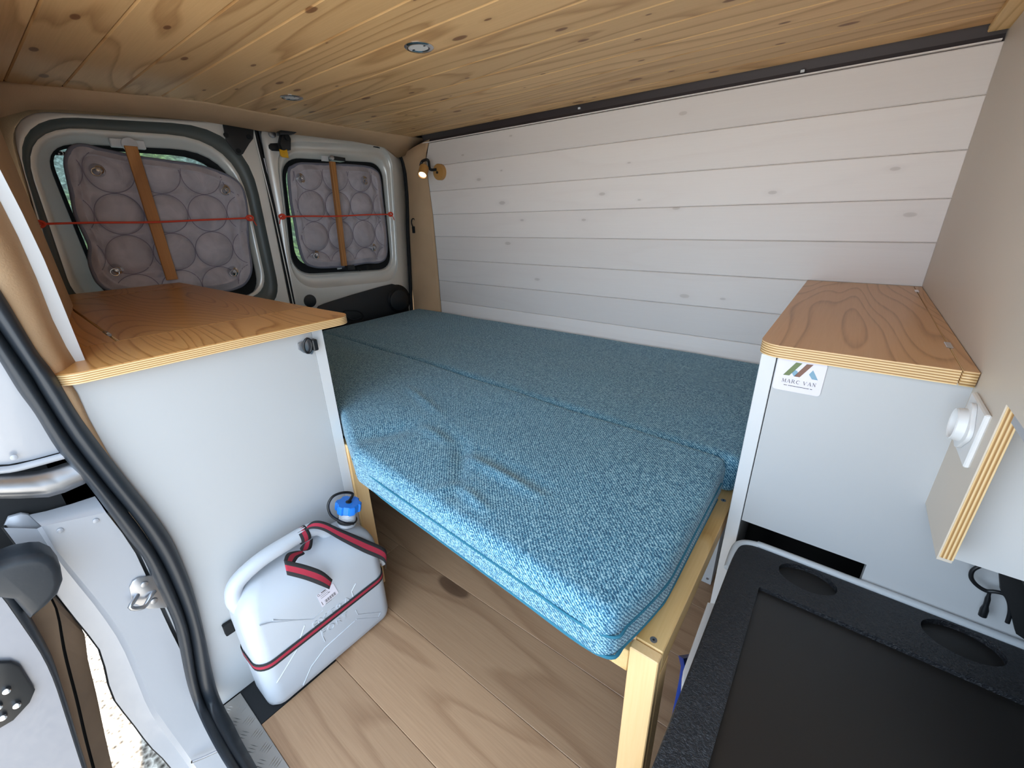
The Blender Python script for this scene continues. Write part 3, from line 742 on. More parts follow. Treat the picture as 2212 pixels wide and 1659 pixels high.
box('jamb_cavity', -1.10, -1.045, -0.12, 0.06, 0.60, 0.86, 'black_matt', jb)  # black box stands in for the shade inside the open void
box('jamb_cavity', -1.06, -1.045, -0.010, 0.06, -0.2, 1.45, 'paint_white', jb)
for u, v in ((30, 988), (130, 1027), (130, 1146), (207, 1125)):
    cyl('rivet', onx(u, v, -0.999), (1, 0, 0), 0.0045, 0.0015, 'paint_white', jb, 16, bev=0.0007)
tube('sill_rod', [onx(u, v, -0.985) for u, v in ((414, 1646), (440, 1636), (475, 1620), (500, 1612))], 0.003, 'chrome', jb, 8, False, 3)
# striker
st = thing('door_striker', onx(320, 1270, -0.99), 'metal striker loop screwed to the painted door jamb', 'striker')
prism('striker_plate', [onx(u, v, -0.999) for u, v in ((278, 1268), (285, 1254), (296, 1247), (335, 1240), (360, 1290), (372, 1310), (320, 1314), (285, 1300))], (0.004, 0, 0), 'steel', st, 0.0015)
for u, v in ((312, 1262), (333, 1298)): cyl('screw', onx(u, v, -0.994), (1, 0, 0), 0.0062, 0.002, 'steel', st, 20, bev=0.001)
tube('striker_loop', [onx(297, 1286, -0.996), onx(288, 1300, -0.985), onx(281, 1311, -0.98), onx(292, 1315, -0.98), onx(311, 1311, -0.98), onx(319, 1300, -0.985), onx(327, 1286, -0.99), onx(334, 1277, -0.996)], 0.0042, 'steel', st, 10, False, 2)
# rubber seal with two lobes
sl = thing('trim_5', (-1.0, 0.05, 0.0), kind='structure')
Lp = [(-60, 690), (0, 782), (40, 847), (78, 899), (128, 979), (190, 1050), (280, 1169), (311, 1209), (340, 1270), (368, 1328), (385, 1375), (405, 1472), (421, 1524), (450, 1588), (491, 1659), (560, 1760)]
Mp = [(-60, 630), (0, 715), (68, 813), (96, 860), (160, 958), (229, 1048), (300, 1135), (348, 1209), (378, 1270), (401, 1328), (415, 1380), (430, 1472), (446, 1524), (478, 1588), (520, 1659), (590, 1760)]
Rp = [(-60, 545), (0, 624), (80, 757), (120, 810), (180, 910), (270, 1030), (330, 1105), (375, 1170), (409, 1246), (430, 1310), (447, 1380), (466, 1471), (484, 1524), (520, 1588), (563, 1659), (625, 1760)]
xs = [-0.985] * 11 + [-0.985, -0.98, -0.90, -0.80, -0.68]
Lw = catmull([onx(*p, x) for p, x in zip(Lp, xs)], 4); Mw = catmull([onx(*p, x) for p, x in zip(Mp, xs)], 4); Rw = catmull([onx(*p, x) for p, x in zip(Rp, xs)], 4)
def lobe(name, A1, B1, hgt):
    rows = []
    for t in [i / 8 for i in range(9)]:
        rr = []
        for i, (a, b_) in enumerate(zip(A1, B1)):
            f = i / (len(A1) - 1); nrm = V((1, 0, 0)).lerp(V((0.3, 0, 1)), max(0, min(1, (f - 0.75) * 4))).normalized()
            rr.append(a.lerp(b_, t) + nrm * (hgt * math.sin(math.pi * t) ** 0.6 - 0.012))
        rows.append(rr)
    loft(name, rows, 'rubber', sl)
lobe('seal_lobe', Lw, Mw, 0.016); lobe('seal_lobe', Mw, Rw, 0.020)
# chequer plate sill
cp = thing('trim_6', (-0.4, 0.08, 0.0), kind='structure')
box('sill_plate', -1.004, 0.19, 0.060, 0.1118, -0.004, 0.0015, 'alu', cp, 0.0006)
box('sill_underside', -1.004, 0.19, 0.062, 0.1118, -0.08, -0.006, 'paint_white', cp)
q = 0
for i in range(22):
    for j in range(2):
        cx_, cy_ = -0.985 + i * 0.046 + 0.023 * j, 0.074 + 0.024 * j
        for k in range(4):
            s = (k - 1.5) * 0.0062; dirv = V((0.010, 0.005, 0)) if j == 0 else V((0.004, -0.010, 0)); per = V((-dirv.y, dirv.x, 0)).normalized() * s
            a = V((cx_, cy_, 0.0015)) + per
            if q < 180: mesh('tread_bar', [a - dirv, a + per.normalized() * 0.0012 if s else a, a + dirv, a - per.normalized() * 0.0012 if s else a, a + V((0, 0, 0.0012))], [(0, 1, 4), (1, 2, 4), (2, 3, 4), (3, 0, 4)], 'alu', cp); q += 1

# sliding door parked open outside
d3 = thing('door_3', (-1.3, -0.2, 0), kind='structure')
XS = -0.945
wp = [(-60, 1220), (0, 1285), (43, 1345), (87, 1411), (115, 1469), (139, 1541), (162, 1613), (190, 1700), (220, 1800)]
bp = [(-60, 1160), (0, 1223), (66, 1342), (115, 1431), (136, 1492), (156, 1555), (177, 1625), (205, 1710), (238, 1800)]
wa = poly(wp, XS); ba = poly(bp, XS - .015); lf = [V((p.x, p.y - 0.30, p.z)) for p in wa]
loft('door_edge_panel', [lf, wa, [p + V((-.03, 0.004, 0)) for p in wa]], 'paint_grey', d3, smooth=False)
loft('door_edge_rubber', [[p + V((-.002, 0, 0)) for p in wa], [a.lerp(b_, .5) + V((.006, 0, 0)) for a, b_ in zip(wa, ba)], ba, [p + V((-.03, 0, 0)) for p in ba]], 'rubber', d3)
l1 = poly([(60, 1240), (115, 1304), (136, 1411), (162, 1512), (180, 1590), (198, 1659), (235, 1800)], XS - .06)
b0 = poly([(0, 1223), (66, 1342), (115, 1431), (136, 1492), (156, 1555), (190, 1659), (238, 1800)], XS - .06)
b0 = [p + V((0, -0.03, 0)) for p in b0]
l2 = poly([(68, 1240), (121, 1304), (144, 1411), (170, 1512), (188, 1590), (206, 1659), (243, 1800)], XS - .06)
r2 = poly([(100, 1290), (139, 1316), (179, 1359), (190, 1425), (208, 1498), (225, 1580), (243, 1659), (275, 1800)], XS - .09)
loft('dusty_skin', [b0, l1], 'dust', d3, smooth=False)
loft('black_gap_seal', [l1, [p + V((-.01, 0, 0)) for p in l2], l2], 'black_matt', d3, smooth=False)
loft('dusty_skin', [l2, r2, [p + V((-.9, -.12, 0)) for p in r2]], 'dust', d3, smooth=False)
rc = [(-60, 1215), (3, 1218), (35, 1207), (72, 1200), (95, 1199), (118, 1209), (133, 1229), (138, 1258), (127, 1287), (101, 1313), (66, 1342), (30, 1300), (-60, 1290)]
prism('roller_cover', [onx(u, v, XS + .02) for u, v in rc], (-0.06, 0, 0), 'rubber', d3, 0.012, 4)
lp_ = [(-40, 1428), (23, 1425), (43, 1434), (75, 1486), (64, 1512), (29, 1550), (-40, 1590)]
prism('lock_plate', [onx(u, v, XS + .001) for u, v in lp_], (0.008, 0, 0), 'black_plastic', d3, 0.003)
for u, v in ((14, 1490), (36, 1521), (6, 1547), (-4, 1525)): cyl('lock_bolt', onx(u, v, XS + .009), (1, 0, 0.1), 0.0052, 0.006, 'chrome', d3, 16, bev=0.0015)
box('door_slab', -2.3, -1.05, -0.36, -0.33, -0.2, 1.3, 'paint_white', d3)

# ================================================================== LEFT CABINET
XE = -1.009
def wz(x, top=0.893): return top + (-0.985 - x) * 0.030
cl = thing('kitchen_cabinet', (XE, 0.3, 0), 'white cabinet with a ring pull between the rear doors and the jerry can', 'cabinet')
def slab4(name, x0, x1, y00, y01, y10, y11, za, zb_, mat, par, bev=0.001):
    """slab between x0 (front) and x1 (rear); y00,y01 at front, y10,y11 at rear; za(x),zb(x)"""
    vs_ = [(x0, y00, za(x0)), (x0, y01, za(x0)), (x1, y11, za(x1)), (x1, y10, za(x1)), (x0, y00, zb_(x0)), (x0, y01, zb_(x0)), (x1, y11, zb_(x1)), (x1, y10, zb_(x1))]
    return mesh(name, vs_, [(0, 1, 2, 3), (4, 5, 6, 7), (0, 1, 5, 4), (1, 2, 6, 5), (2, 3, 7, 6), (3, 0, 4, 7)], mat, par)
zz = lambda x: 0.0
slab4('end_panel', XE, XE - 0.016, 0.050, 0.4845, 0.055, 0.4845, zz, lambda x: wz(x) - 0.0205, 'flush', cl)
slab4('top_rail', XE - .03, -1.9, 0.10, 0.49, 0.2, 0.45, lambda x: wz(x) - 0.04, lambda x: wz(x) - 0.0212, 'edge_white', cl)
slab4('edge_post', XE + 0.0008, XE - 0.018, 0.4853, 0.512, 0.4853, 0.512, zz, lambda x: wz(x) - 0.0205, 'edge_white', cl)
slab4('side_panel', XE - 0.018, -1.925, 0.500, 0.512, 0.455, 0.467, zz, lambda x: wz(x) - 0.0205, 'flush', cl)
lt2 = thing('ring_latch', onx(668, 748, XE + .004) - wpos(cl)); lt2.parent = cl
prism('latch_plate', [onx(u, v, XE + .001) for u, v in ((642, 741), (660, 733), (674, 730), (679, 752), (672, 765), (655, 762), (644, 755))], (0.006, 0, 0), 'steel', lt2, 0.002)
tube('latch_ring', [onx(665, 747, XE + .014) + V((0.004 * math.sin(a), 0.010 * math.cos(a), 0.019 * math.sin(a))) for a in [i * math.pi / 8 for i in range(16)]], 0.0026, 'black_plastic', lt2, 8, True)
box('latch_lever', XE + .001, XE + .02, onx(672, 745, XE).y - .004, onx(672, 745, XE).y + .008, onx(672, 745, XE).z - .012, onx(672, 745, XE).z + .016, 'black_plastic', lt2, 0.002)

wt = thing('worktop', (-1.4, 0.3, 0.88), 'orange-brown oak worktop with a hinged lid on the white kitchen cabinet', 'worktop')
def corner(cx_, cy_, r, a0, a1, n=7): return [(cx_ + r * math.cos(math.radians(a0 + (a1 - a0) * i / (n - 1))), cy_ + r * math.sin(math.radians(a0 + (a1 - a0) * i / (n - 1)))) for i in range(n)]
def yR(x): return 0.585 - (-0.985 - x) * 0.105
def yL(x): return 0.040 + (-0.985 - x) * 0.135
def slabxy(name, xy, zt, th, parent, vmat):
    lo = [V((x, y, zt(x) - th)) for x, y in xy]; hi = [V((x, y, zt(x) - 0.0008)) for x, y in xy]; n = len(xy)
    o = mesh(name, lo + hi, [tuple(range(n)), tuple(range(n, 2 * n))] + [(i, (i + 1) % n, n + (i + 1) % n, n + i) for i in range(n)], 'ply_z', parent)
    sharp(o, 40)
    tp = [V((x, y, zt(x))) for x, y in xy]
    v_ = mesh('veneer', hi + tp, [tuple(range(n)), tuple(range(n, 2 * n))] + [(i, (i + 1) % n, n + (i + 1) % n, n + i) for i in range(n)], vmat, o)
    return o
XF, XL, XB = -0.985, -1.165, -1.80; YH = 0.158
front = [(XL + .001, yL(XL) + .0)] + corner(XF - .035, 0.075, 0.035, 180 + 90, 360)[0:0] + [(XF - .035, 0.040)] + corner(XF - .035, 0.075, 0.035, -90, 0) + corner(XF - .035, yR(XF) - .035, 0.035, 0, 90) + [(XL + .001, yR(XL))]
slabxy('front_strip', front, wz, 0.020, wt, 'oak_x')
slabxy('hinged_lid', [(XL - .0025, YH + .003), (XL - .0025, yR(XL)), (XB, yR(XB)), (XB, YH + .003)], wz, 0.020, wt, 'oak_x')
slabxy('side_strip', [(XL - .001, yL(XL)), (XL - .001, YH - .003), (XB, YH - .003), (XB, yL(XB) - .0)], wz, 0.020, wt, 'oak_x')
slabxy('rear_strip', [(XB - .004, yL(XB)), (XB - .004, yR(XB)), (-1.932, yR(-1.932)), (-1.932, yL(-1.932))], wz, 0.020, wt, 'oak_x')
for x in (-1.255,):
    box('hinge', x - .022, x + .022, YH - .004, YH + .004, wz(x) - .004, wz(x) + .0025, 'steel', wt, 0.001)
    cyl('hinge_knuckle', (x - .018, YH, wz(x) + .001), (1, 0, 0), 0.0032, 0.030, 'chrome', wt, 12)

# ================================================================== RIGHT CABINET
YF = 0.792
cr = thing('side_cabinet', (0.04, 1.2, 0), 'white cabinet with a logo sticker beside the black cool box', 'cabinet')
zr = lambda x: 0.893
box('side_panel', -0.088, -0.0655, YF, 1.597, 0.0, 0.893, 'edge_white', cr, 0.0008)
fp = box('front_panel', -0.064, 0.60, YF + .001, YF + .017, 0.02, 0.893, 'flush', cr)
cut(fp, [box('c', -0.07, 0.128, YF - .01, YF + .05, -0.02, 0.556, 'flush')])
box('inner_shelf', -0.064, 0.16, YF + .02, 1.59, 0.58, 0.595, 'flush', cr)
box('dark_interior', -0.064, 0.30, 1.0, 1.01, 0.0, 0.58, 'black_matt', cr)
box('back_strut', 0.166, 0.178, YF + .02, 1.59, 0.0, 0.893, 'flush', cr)
lg = thing('worktop', (0.04, 1.2, 0.9), 'oak worktop with a narrow hinged strip beside the pale partition', 'worktop')
zt2 = lambda x: 0.914
XH = 0.1475
main = corner(-0.094 + .035, 0.781 + .035, 0.035, 180, 270) + [(XH - .001, 0.781), (XH - .001, 1.596), (-0.096, 1.596)]
slabxy('worktop_board', main, zt2, 0.021, lg, 'oak_y')
slabxy('hinge_strip', [(XH + .001, 0.781), (0.1635, 0.781), (0.1635, 1.596), (XH + .001, 1.596)], zt2, 0.021, lg, 'oak_y')
for y in (0.92, 1.50):
    box('hinge', XH - .004, XH + .004, y - .018, y + .018, 0.9135, 0.9155, 'chrome', lg, 0.0006)
# logo sticker
sk = thing('sticker', (-0.03, YF, 0.865), 'small white logo sticker under the corner of the side cabinet worktop', 'sticker')
def K(u, v, d=0.0): return ony(u, v, YF - 0.0002 - d)
sx0, sx1, sz0, sz1 = -0.0625, 0.0045, 0.8365, 0.8925
def rr(x0, x1, z0, z1, r, y):
    out = []
    for cx_, cz_, a in ((x1 - r, z1 - r, 0), (x0 + r, z1 - r, 90), (x0 + r, z0 + r, 180), (x1 - r, z0 + r, 270)):
        for i in range(6): an = math.radians(a + 18 * i); out.append(V((cx_ + r * math.cos(an), y, cz_ + r * math.sin(an))))
    return out
prism('card', rr(sx0, sx1, sz0, sz1, 0.005, YF - .0001), (0, -0.0008, 0), 'sticker', sk, smooth=False)
def kp(name, px, mat):   # picture points of the logo, read in its enlarged crop
    prism(name, [K(1600 + u / 7.9, 740 + v / 7.9, 0.0009) for u, v in px], (0, -0.0002, 0), mat, sk, smooth=False)
kp('logo_stroke', [(872, 515), (925, 465), (968, 490), (975, 520), (920, 572), (905, 575)], 'l_blue')
kp('logo_stroke', [(722, 548), (948, 340), (1055, 358), (828, 560)], 'l_green')
kp('logo_stroke', [(908, 576), (1130, 370), (1245, 382), (1005, 592)], 'l_brown')
kp('logo_stroke', [(1165, 545), (1237, 475), (1315, 645), (1215, 628)], 'l_blue')
def serif(s, u0, v0, du, dv, w, hgt):
    """hand-built serif capitals: strokes as quads along the slanted baseline"""
    G = {'M': [((.1, 0), (.16, 1), .05), ((.16, 1), (.5, .1), .13), ((.5, .1), (.86, 1), .05), ((.86, 1), (.92, 0), .13), ((0, .02), (.24, .02), .05), ((.76, .02), (1.04, .02), .05), ((0.02, .98), (.2, .98), .05), ((.8, .98), (1., .98), .05)],
         'A': [((.12, 0), (.5, 1), .05), ((.5, 1), (.9, 0), .14), ((.26, .36), (.74, .36), .05), ((0, .02), (.26, .02), .05), ((.72, .02), (1.04, .02), .05)],
         'R': [((.2, 0), (.2, 1), .13), ((.2, .97), (.6, .97), .06), ((.6, .97), (.76, .76), .12), ((.76, .76), (.6, .5), .12), ((.6, .5), (.2, .5), .06), ((.45, .5), (.9, 0), .13), ((.04, .02), (.38, .02), .05), ((.04, .98), (.3, .98), .05), ((.8, .02), (1., .02), .05)],
         'C': [((.9, .72), (.86, .9), .06), ((.86, .9), (.55, 1), .07), ((.55, 1), (.22, .84), .1), ((.22, .84), (.1, .5), .14), ((.1, .5), (.22, .16), .14), ((.22, .16), (.55, 0), .1), ((.55, 0), (.9, .14), .07)],
         'V': [((.12, 1), (.5, 0), .14), ((.5, 0), (.88, 1), .05), ((0, .98), (.28, .98), .05), ((.74, .98), (1.02, .98), .05)],
         'N': [((.16, 0), (.16, 1), .05), ((.16, 1), (.84, 0), .14), ((.84, 0), (.84, 1), .05), ((.02, .02), (.32, .02), .05), ((0, .98), (.2, .98), .05), ((.68, .98), (1., .98), .05)]}
    vs_ = []; fs = []
    x = 0.0
    for ch_ in s:
        if ch_ == ' ': x += 0.55; continue
        for (a, b_, th) in G[ch_]:
            A1 = V((a[0], a[1])); B1 = V((b_[0], b_[1])); d = (B1 - A1).normalized(); pr = V((-d.y, d.x)) * th / 2
            base = len(vs_)
            for q_ in (A1 - pr, A1 + pr, B1 + pr, B1 - pr):
                U = u0 + du * (x + q_.x * .92) + hgt[0] * q_.y; Vv = v0 + dv * (x + q_.x * .92) + hgt[1] * q_.y
                vs_.append(K(1600 + U / 7.9, 740 + Vv / 7.9, 0.0010))
            fs.append((base, base + 1, base + 2, base + 3))
        x += 1.1
    return mesh('lettering', vs_, fs, 'ink', sk)
serif('MARC VAN', 697, 664, 72, 12.0, 1, (16, -58))
for k in range(26):
    t = k / 26; u = 735 + 487 * t; v = 716 + 90 * t
    if k in (3, 23): continue
    kp('small_print', [(u, v - 6), (u + 16, v - 3), (u + 15, v + 7 - (3 if k % 3 else 0)), (u - 1, v + 4)], 'ink')
# power socket on the partition
so = thing('power_socket', (PX, 0.72, 0.86), 'white round-socket outlet plate on the partition by the side cabinet', 'socket')
box('back_plate', PX - 0.006, PX, 0.678, 0.763, 0.822, 0.893, 'plastic_white', so, 0.0015)
sq = []
for i in range(24):
    a = i / 24 * 2 * math.pi; r_ = 0.031 * (1 + 0.10 * math.cos(4 * a + math.pi)); sq.append(V((PX - .006, 0.722 + r_ * math.cos(a + math.pi / 4), 0.860 + r_ * 0.9 * math.sin(a + math.pi / 4))))
prism('cover_plate', sq, (-0.005, 0, 0), 'plastic_white', so, 0.0012)
lathe('socket_ring', (PX - .011, 0.722, 0.860), (-1, 0, 0), [(0.0215, 0), (0.0205, 0.0085), (0.0192, 0.0095), (0.0178, 0.0085), (0.017, 0.001), (0, 0.0005)], 'plastic_white', so, 36)
cyl('socket_pin', (PX - .013, 0.722, 0.875), (-1, 0, 0), 0.0024, 0.004, 'steel', so, 12)
cyl('contact_hole', (PX - .0125, 0.712, 0.860), (-1, 0, 0), 0.0028, 0.0006, 'black_matt', so, 12)
cyl('contact_hole', (PX - .0125, 0.732, 0.860), (-1, 0, 0), 0.0028, 0.0006, 'black_matt', so, 12)

# ================================================================== BED
MZ0, MZ1 = 0.541, 0.638
def mattress(name, label, x0, x1, yf, yb_, z0, z1, wr, nx=150, ny=64, nz=8, r=0.022, rc=0.026, sag=None):
    t = thing(name, ((x0 + x1) / 2, (yf(x0) + yb_(x0)) / 2, z0), label, 'mattress')
    bm = bmesh.new(); a = (x1 - x0) / 2; c = (z1 - z0) / 2; b0_ = 0.5 * (yb_(x1) - yf(x1)); cx_ = (x0 + x1) / 2
    verts = {}
    def P(i, j, k):
        key = (i, j, k)
        if key in verts: return verts[key]
        def dist(n, m_, L):
            t_ = n / m_ * 2 - 1; return L * math.copysign(abs(t_) ** 0.9, t_)
        p = V((dist(i, nx, a), dist(j, ny, b0_), dist(k, nz, c)))
        q = V((max(-(a - rc), min(a - rc, p.x)), max(-(b0_ - rc), min(b0_ - rc, p.y)), 0))
        d = V((p.x - q.x, p.y - q.y)); dl = d.length
        m_ = max(abs(d.x), abs(d.y))
        if dl > 1e-9:
            s = m_ / dl; d = d * s
        rad = m_ / rc if rc else 0
        # vertical edge rounding
        ez = max(0, abs(p.z) - (c - r)); 
        inset = 0
        if rad > 1 - r / rc:
            er = (rad - (1 - r / rc)) * rc; 
            mm = max(er, ez); ll = math.hypot(er, ez)
            if ll > 1e-9:
                f_ = mm / ll; inset = er - er * f_; zz_ = math.copysign((c - r) + ez * f_, p.z) if ez > 0 else p.z
            else: zz_ = p.z
        else: zz_ = p.z
        if dl > 1e-9 and d.length > 1e-9: d = d - d.normalized() * inset
        X = q.x + d.x + cx_; tY = (q.y + d.y + b0_) / (2 * b0_)
        if sag and X > -0.42: X -= sag * ((X + .42) / .30) * max(0, 1 - tY * 2 * b0_ / 0.16) ** 1.4
        Y = yf(X) * (1 - tY) + yb_(X) * tY
        Z = (z0 + z1) / 2 + zz_
        # slight pillow
        if k == nz:
            Z += wr(X, Y)
        if abs(p.z) < c * 0.99 and rad > 0.99:
            pass
        v_ = bm.verts.new((X, Y, Z)); verts[key] = v_; return v_
    for i in range(nx):
        for j in range(ny):
            for k in (0, nz): bm.faces.new((P(i, j, k), P(i + 1, j, k), P(i + 1, j + 1, k), P(i, j + 1, k)))
        for k in range(nz):
            for j in (0, ny): bm.faces.new((P(i, j, k), P(i + 1, j, k), P(i + 1, j, k + 1), P(i, j, k + 1)))
    for j in range(ny):
        for k in range(nz):
            for i in (0, nx): bm.faces.new((P(i, j, k), P(i, j + 1, k), P(i, j + 1, k + 1), P(i, j, k + 1)))
    bmesh.ops.recalc_face_normals(bm, faces=bm.faces)
    me = bpy.data.meshes.new('cover'); bm.to_mesh(me); bm.free()
    link('cover', me, 'fabric', t, True)
    return t
def seg_ridge(X, Y, a, b_, w, h):
    p = V((X, Y)); d = b_ - a; t_ = max(0, min(1, (p - a).dot(d) / d.length_squared)); e = (p - a - d * t_).length
    return h * math.exp(-(e / w) ** 2) * math.sin(math.pi * (0.12 + 0.76 * t_))
cr3 = lambda u, v: V(onz(690 + u / 2.023, 640 + v / 2.023, MZ1)[:2])
RG = [(cr3(390, 400), cr3(525, 510), .012, .006), (cr3(650, 690), cr3(960, 870), .014, .008), (cr3(610, 820), cr3(730, 930), .012, .007), (cr3(630, 620), cr3(600, 860), .014, -.007),
      (cr3(440, 560), cr3(600, 640), .016, .005), (cr3(470, 860), cr3(640, 800), .014, .005), (cr3(150, 620), cr3(420, 560), .03, -.008), (cr3(700, 660), cr3(1000, 840), .016, -.004), (cr3(540, 560), cr3(640, 700), .02, -.005)]
def wr_near(X, Y):
    z = 0.0025 * noise.noise(V((X * 5, Y * 7, 0)))
    for a, b_, w, h in RG: z += seg_ridge(X, Y, a, b_, w, h)
    z -= 0.008 * math.exp(-((X + .62) ** 2 + (Y - .62) ** 2) / 0.05)
    return z
def yf_near(x):
    if x > -0.80: return 0.372 + (-0.12 - x) * 0.072
    if x > -1.03: return 0.421 + (-0.80 - x) * 0.46
    return 0.527
def yb_near(x): return 0.879 + (-0.12 - x) * 0.058 - (0.02 * max(0, (-1.1 - x)) if x < -1.1 else 0)
ma = mattress('mattress', 'teal fabric mattress nearest the jerry can, with creased middle', -1.93, -0.117, yf_near, yb_near, MZ0, MZ1, wr_near, 190, 80, sag=0.030)
def wr_far(X, Y): return 0.003 * noise.noise(V((X * 4, Y * 6, 9))) + 0.0
mb = mattress('mattress', 'teal fabric mattress along the white planked wall', -1.945, -0.093, lambda x: yb_near(x) + 0.004, lambda x: 1.592, MZ0, MZ1 - .006, wr_far, 150, 56)
def pip(z, off): return [V((x, yf_near(x) + off, z)) for x in [-0.83, -0.7, -0.5, -0.3, -0.19]] + [V((-0.117 - off - .030 * max(0, 1 - d_ / .16) ** 1.4, 0.372 + d_, z)) for d_ in (.014, .04, .08, .12, .16, .3, .46)]
tube('piping', pip(0.597, -0.0005), 0.0022, 'fabric_seam', ma, 6, False, 5)
tube('piping', pip(0.556, 0.002), 0.0028, 'fabric_seam', ma, 6, False, 5)
tube('piping', [p + V((0, .004, .0)) for p in pip(0.5485, 0.004)], 0.0022, 'fabric_seam', ma, 6, False, 5)

bf = thing('bed_frame', (-0.5, 0.8, 0), 'pale pine slatted bed frame under the teal mattresses', 'bed frame')
RZ = 0.540
box('side_rail', -0.134, -0.094, 0.447, 1.16, RZ - 0.045, RZ, 'pine_y', bf, 0.0015)
box('front_leg', -0.136, -0.094, 0.4285, 0.4462, 0.0, RZ - 0.002, 'pine_leg', bf, 0.0015)
box('leg_block', -0.136, -0.094, 0.4468, 0.485, 0.0, RZ - 0.046, 'pine_leg', bf, 0.0015)
box('rail_stub', -0.165, -0.1365, 0.4285, 0.4462, RZ - 0.055, RZ - 0.012, 'pine_y', bf, 0.001)
box('front_rail', -0.90, -0.137, 0.486, 0.506, RZ - 0.060, RZ - .046, 'pine', bf, 0.0015)
box('front_leg', -1.045, -1.000, 0.5135, 0.556, 0.0, RZ - 0.002, 'pine_leg', bf, 0.0015)
box('side_rail', -1.045, -1.0, 0.5565, 1.16, RZ - 0.045, RZ, 'pine_y', bf, 0.0015)
for i in range(8):
    x = -0.75 + i * 0.077; box('slat', x, x + .05, 0.51, 1.17, RZ - 0.014, RZ, 'pine_y', bf, 0.001)
for x, y in ((-0.112, 0.458), (-0.110, 0.86)):
    cyl('screw', (x, y, RZ - .0004), (0, 0, 1), 0.0052, 0.0009, 'steel', bf, 18)
    cyl('screw_recess', (x, y, RZ + .0004), (0, 0, 1), 0.0018, 0.0003, 'black_matt', bf, 6)
bb = thing('bench_box', (-1, 1.3, 0), 'white board bench box under the mattress along the wall', 'bench')
box('front_board', -1.93, -0.14, 1.178, 1.194, 0.0, 0.53, 'flush', bb)
box('top_board', -1.94, -0.10, 1.178, 1.59, 0.53, 0.5395, 'flush', bb)
box('end_board', -0.16, -0.14, 1.195, 1.59, 0.0, 0.53, 'flush', bb)
cyl('screw', (-0.152, 1.1775, 0.02), (0, -1, 0), 0.004, 0.001, 'steel', bb, 14)

# ================================================================== JERRY CAN
jc = thing('jerry_can', (-0.94, 0.32, 0), 'translucent white plastic jerry can with a blue cap on the floor', 'jerry can')
secs = [(0.000, .022, .022, .02, .02), (0.003, .010, .010, .008, .008), (0.012, .003, .003, .002, .002), (0.03, 0, 0, 0, 0), (0.15, 0, 0, 0, 0), (0.26, 0, 0, 0.0, 0.002), (0.285, .004, .0, .002, .005), (0.307, .012, .0, .006, .012), (0.325, .024, .002, .016, .026), (0.337, .038, .008, .032, .042), (0.343, .050, .020, .050, .065), (0.345, .060, .045, .075, .10)]
rows = []
for z, fx, bx, ly, ry in secs:
    X1, X0, Y0, Y1 = -0.877 - fx, -0.998 + bx, 0.141 + ly, 0.495 - ry; r_ = min(0.035, (X1 - X0) * 0.42); row = []
    for cx_, cy_, a in ((X1 - r_, Y1 - r_, 0), (X0 + r_, Y1 - r_, 90), (X0 + r_, Y0 + r_, 180), (X1 - r_, Y0 + r_, 270)):
        for i in range(8): an = math.radians(a + 90 * i / 7); row.append(V((cx_ + r_ * math.cos(an), cy_ + r_ * math.sin(an), z)))
    rows.append(row)
n_ = len(rows[0]); vs_ = [p for r in rows for p in r]; fs = [(i * n_ + k, i * n_ + (k + 1) % n_, (i + 1) * n_ + (k + 1) % n_, (i + 1) * n_ + k) for i in range(len(rows) - 1) for k in range(n_)]
fs += [tuple(range(n_)), tuple((len(rows) - 1) * n_ + k for k in range(n_))]
body = mesh('body', vs_, fs, 'can', jc, True)
for p in body.data.polygons: p.use_smooth = True
md = body.modifiers.new('s', 'BEVEL'); md.width = 0.004; md.segments = 2; md.limit_method = 'ANGLE'; md.angle_limit = 0.6
tube('handle', [(-0.945, 0.163, 0.290), (-0.949, 0.156, 0.325), (-0.953, 0.172, 0.358), (-0.953, 0.225, 0.379), (-0.953, 0.29, 0.384), (-0.953, 0.345, 0.383), (-0.953, 0.375, 0.370), (-0.953, 0.395, 0.335)], 0.0180, 'can', jc, 16, False, 5)
nk = onx(750, 1124, -0.945); na = V((0.10, 0.20, 1)).normalized()
prof = [(0.024, -0.01)]
for i in range(5): prof += [(0.0205, 0.004 + i * .006), (0.0225, 0.006 + i * .006), (0.0205, 0.009 + i * .006)]
prof += [(0.019, 0.036), (0.0, 0.036)]
lathe('neck', nk, na, prof, 'can', jc, 28)
ca = nk + na * 0.034; cap = []
uu = na.orthogonal().normalized(); ww = na.cross(uu)
cv = []; cf = []; n_ = 60
for (rs, h) in ((0.0285, 0), (0.0305, 0.003), (0.0305, 0.021), (0.028, 0.024), (0.0, 0.024)):
    for k in range(n_):
        a = 2 * math.pi * k / n_; lobes = 1 + (0.11 * (1 if math.cos(6 * a) > 0.1 else -0.3)) * (1 if rs > 0 else 0)
        cv.append(ca + na * h + (uu * math.cos(a) + ww * math.sin(a)) * max(rs * lobes, 1e-5))
for i in range(4):
    for k in range(n_): cf.append((i * n_ + k, i * n_ + (k + 1) % n_, (i + 1) * n_ + (k + 1) % n_, (i + 1) * n_ + k))
cf.append(tuple(range(n_)))
capo = sharp(mesh('cap', cv, cf, 'blue', jc), 30)
cyl('tether_stud', ca + na * 0.022, na, 0.008, 0.004, 'black_plastic', capo, 16, bev=0.001)
lp = [ca + na * 0.025] + [onx(u, v, x) for u, v, x in ((762, 1067, -.948), (742, 1064, -.95), (720, 1072, -.95), (709, 1090, -.948), (713, 1110, -.942), (727, 1122, -.932), (745, 1130, -.92), (764, 1131, -.915))]
tube('tether', lp, 0.0036, 'black_plastic', capo, 8, False, 6)
tube('collar', [nk + na * 0.002 + (uu * math.cos(a * math.pi / 12) + ww * math.sin(a * math.pi / 12)) * 0.0245 for a in range(24)], 0.0022, 'black_plastic', capo, 8, True)
FX = -0.8768
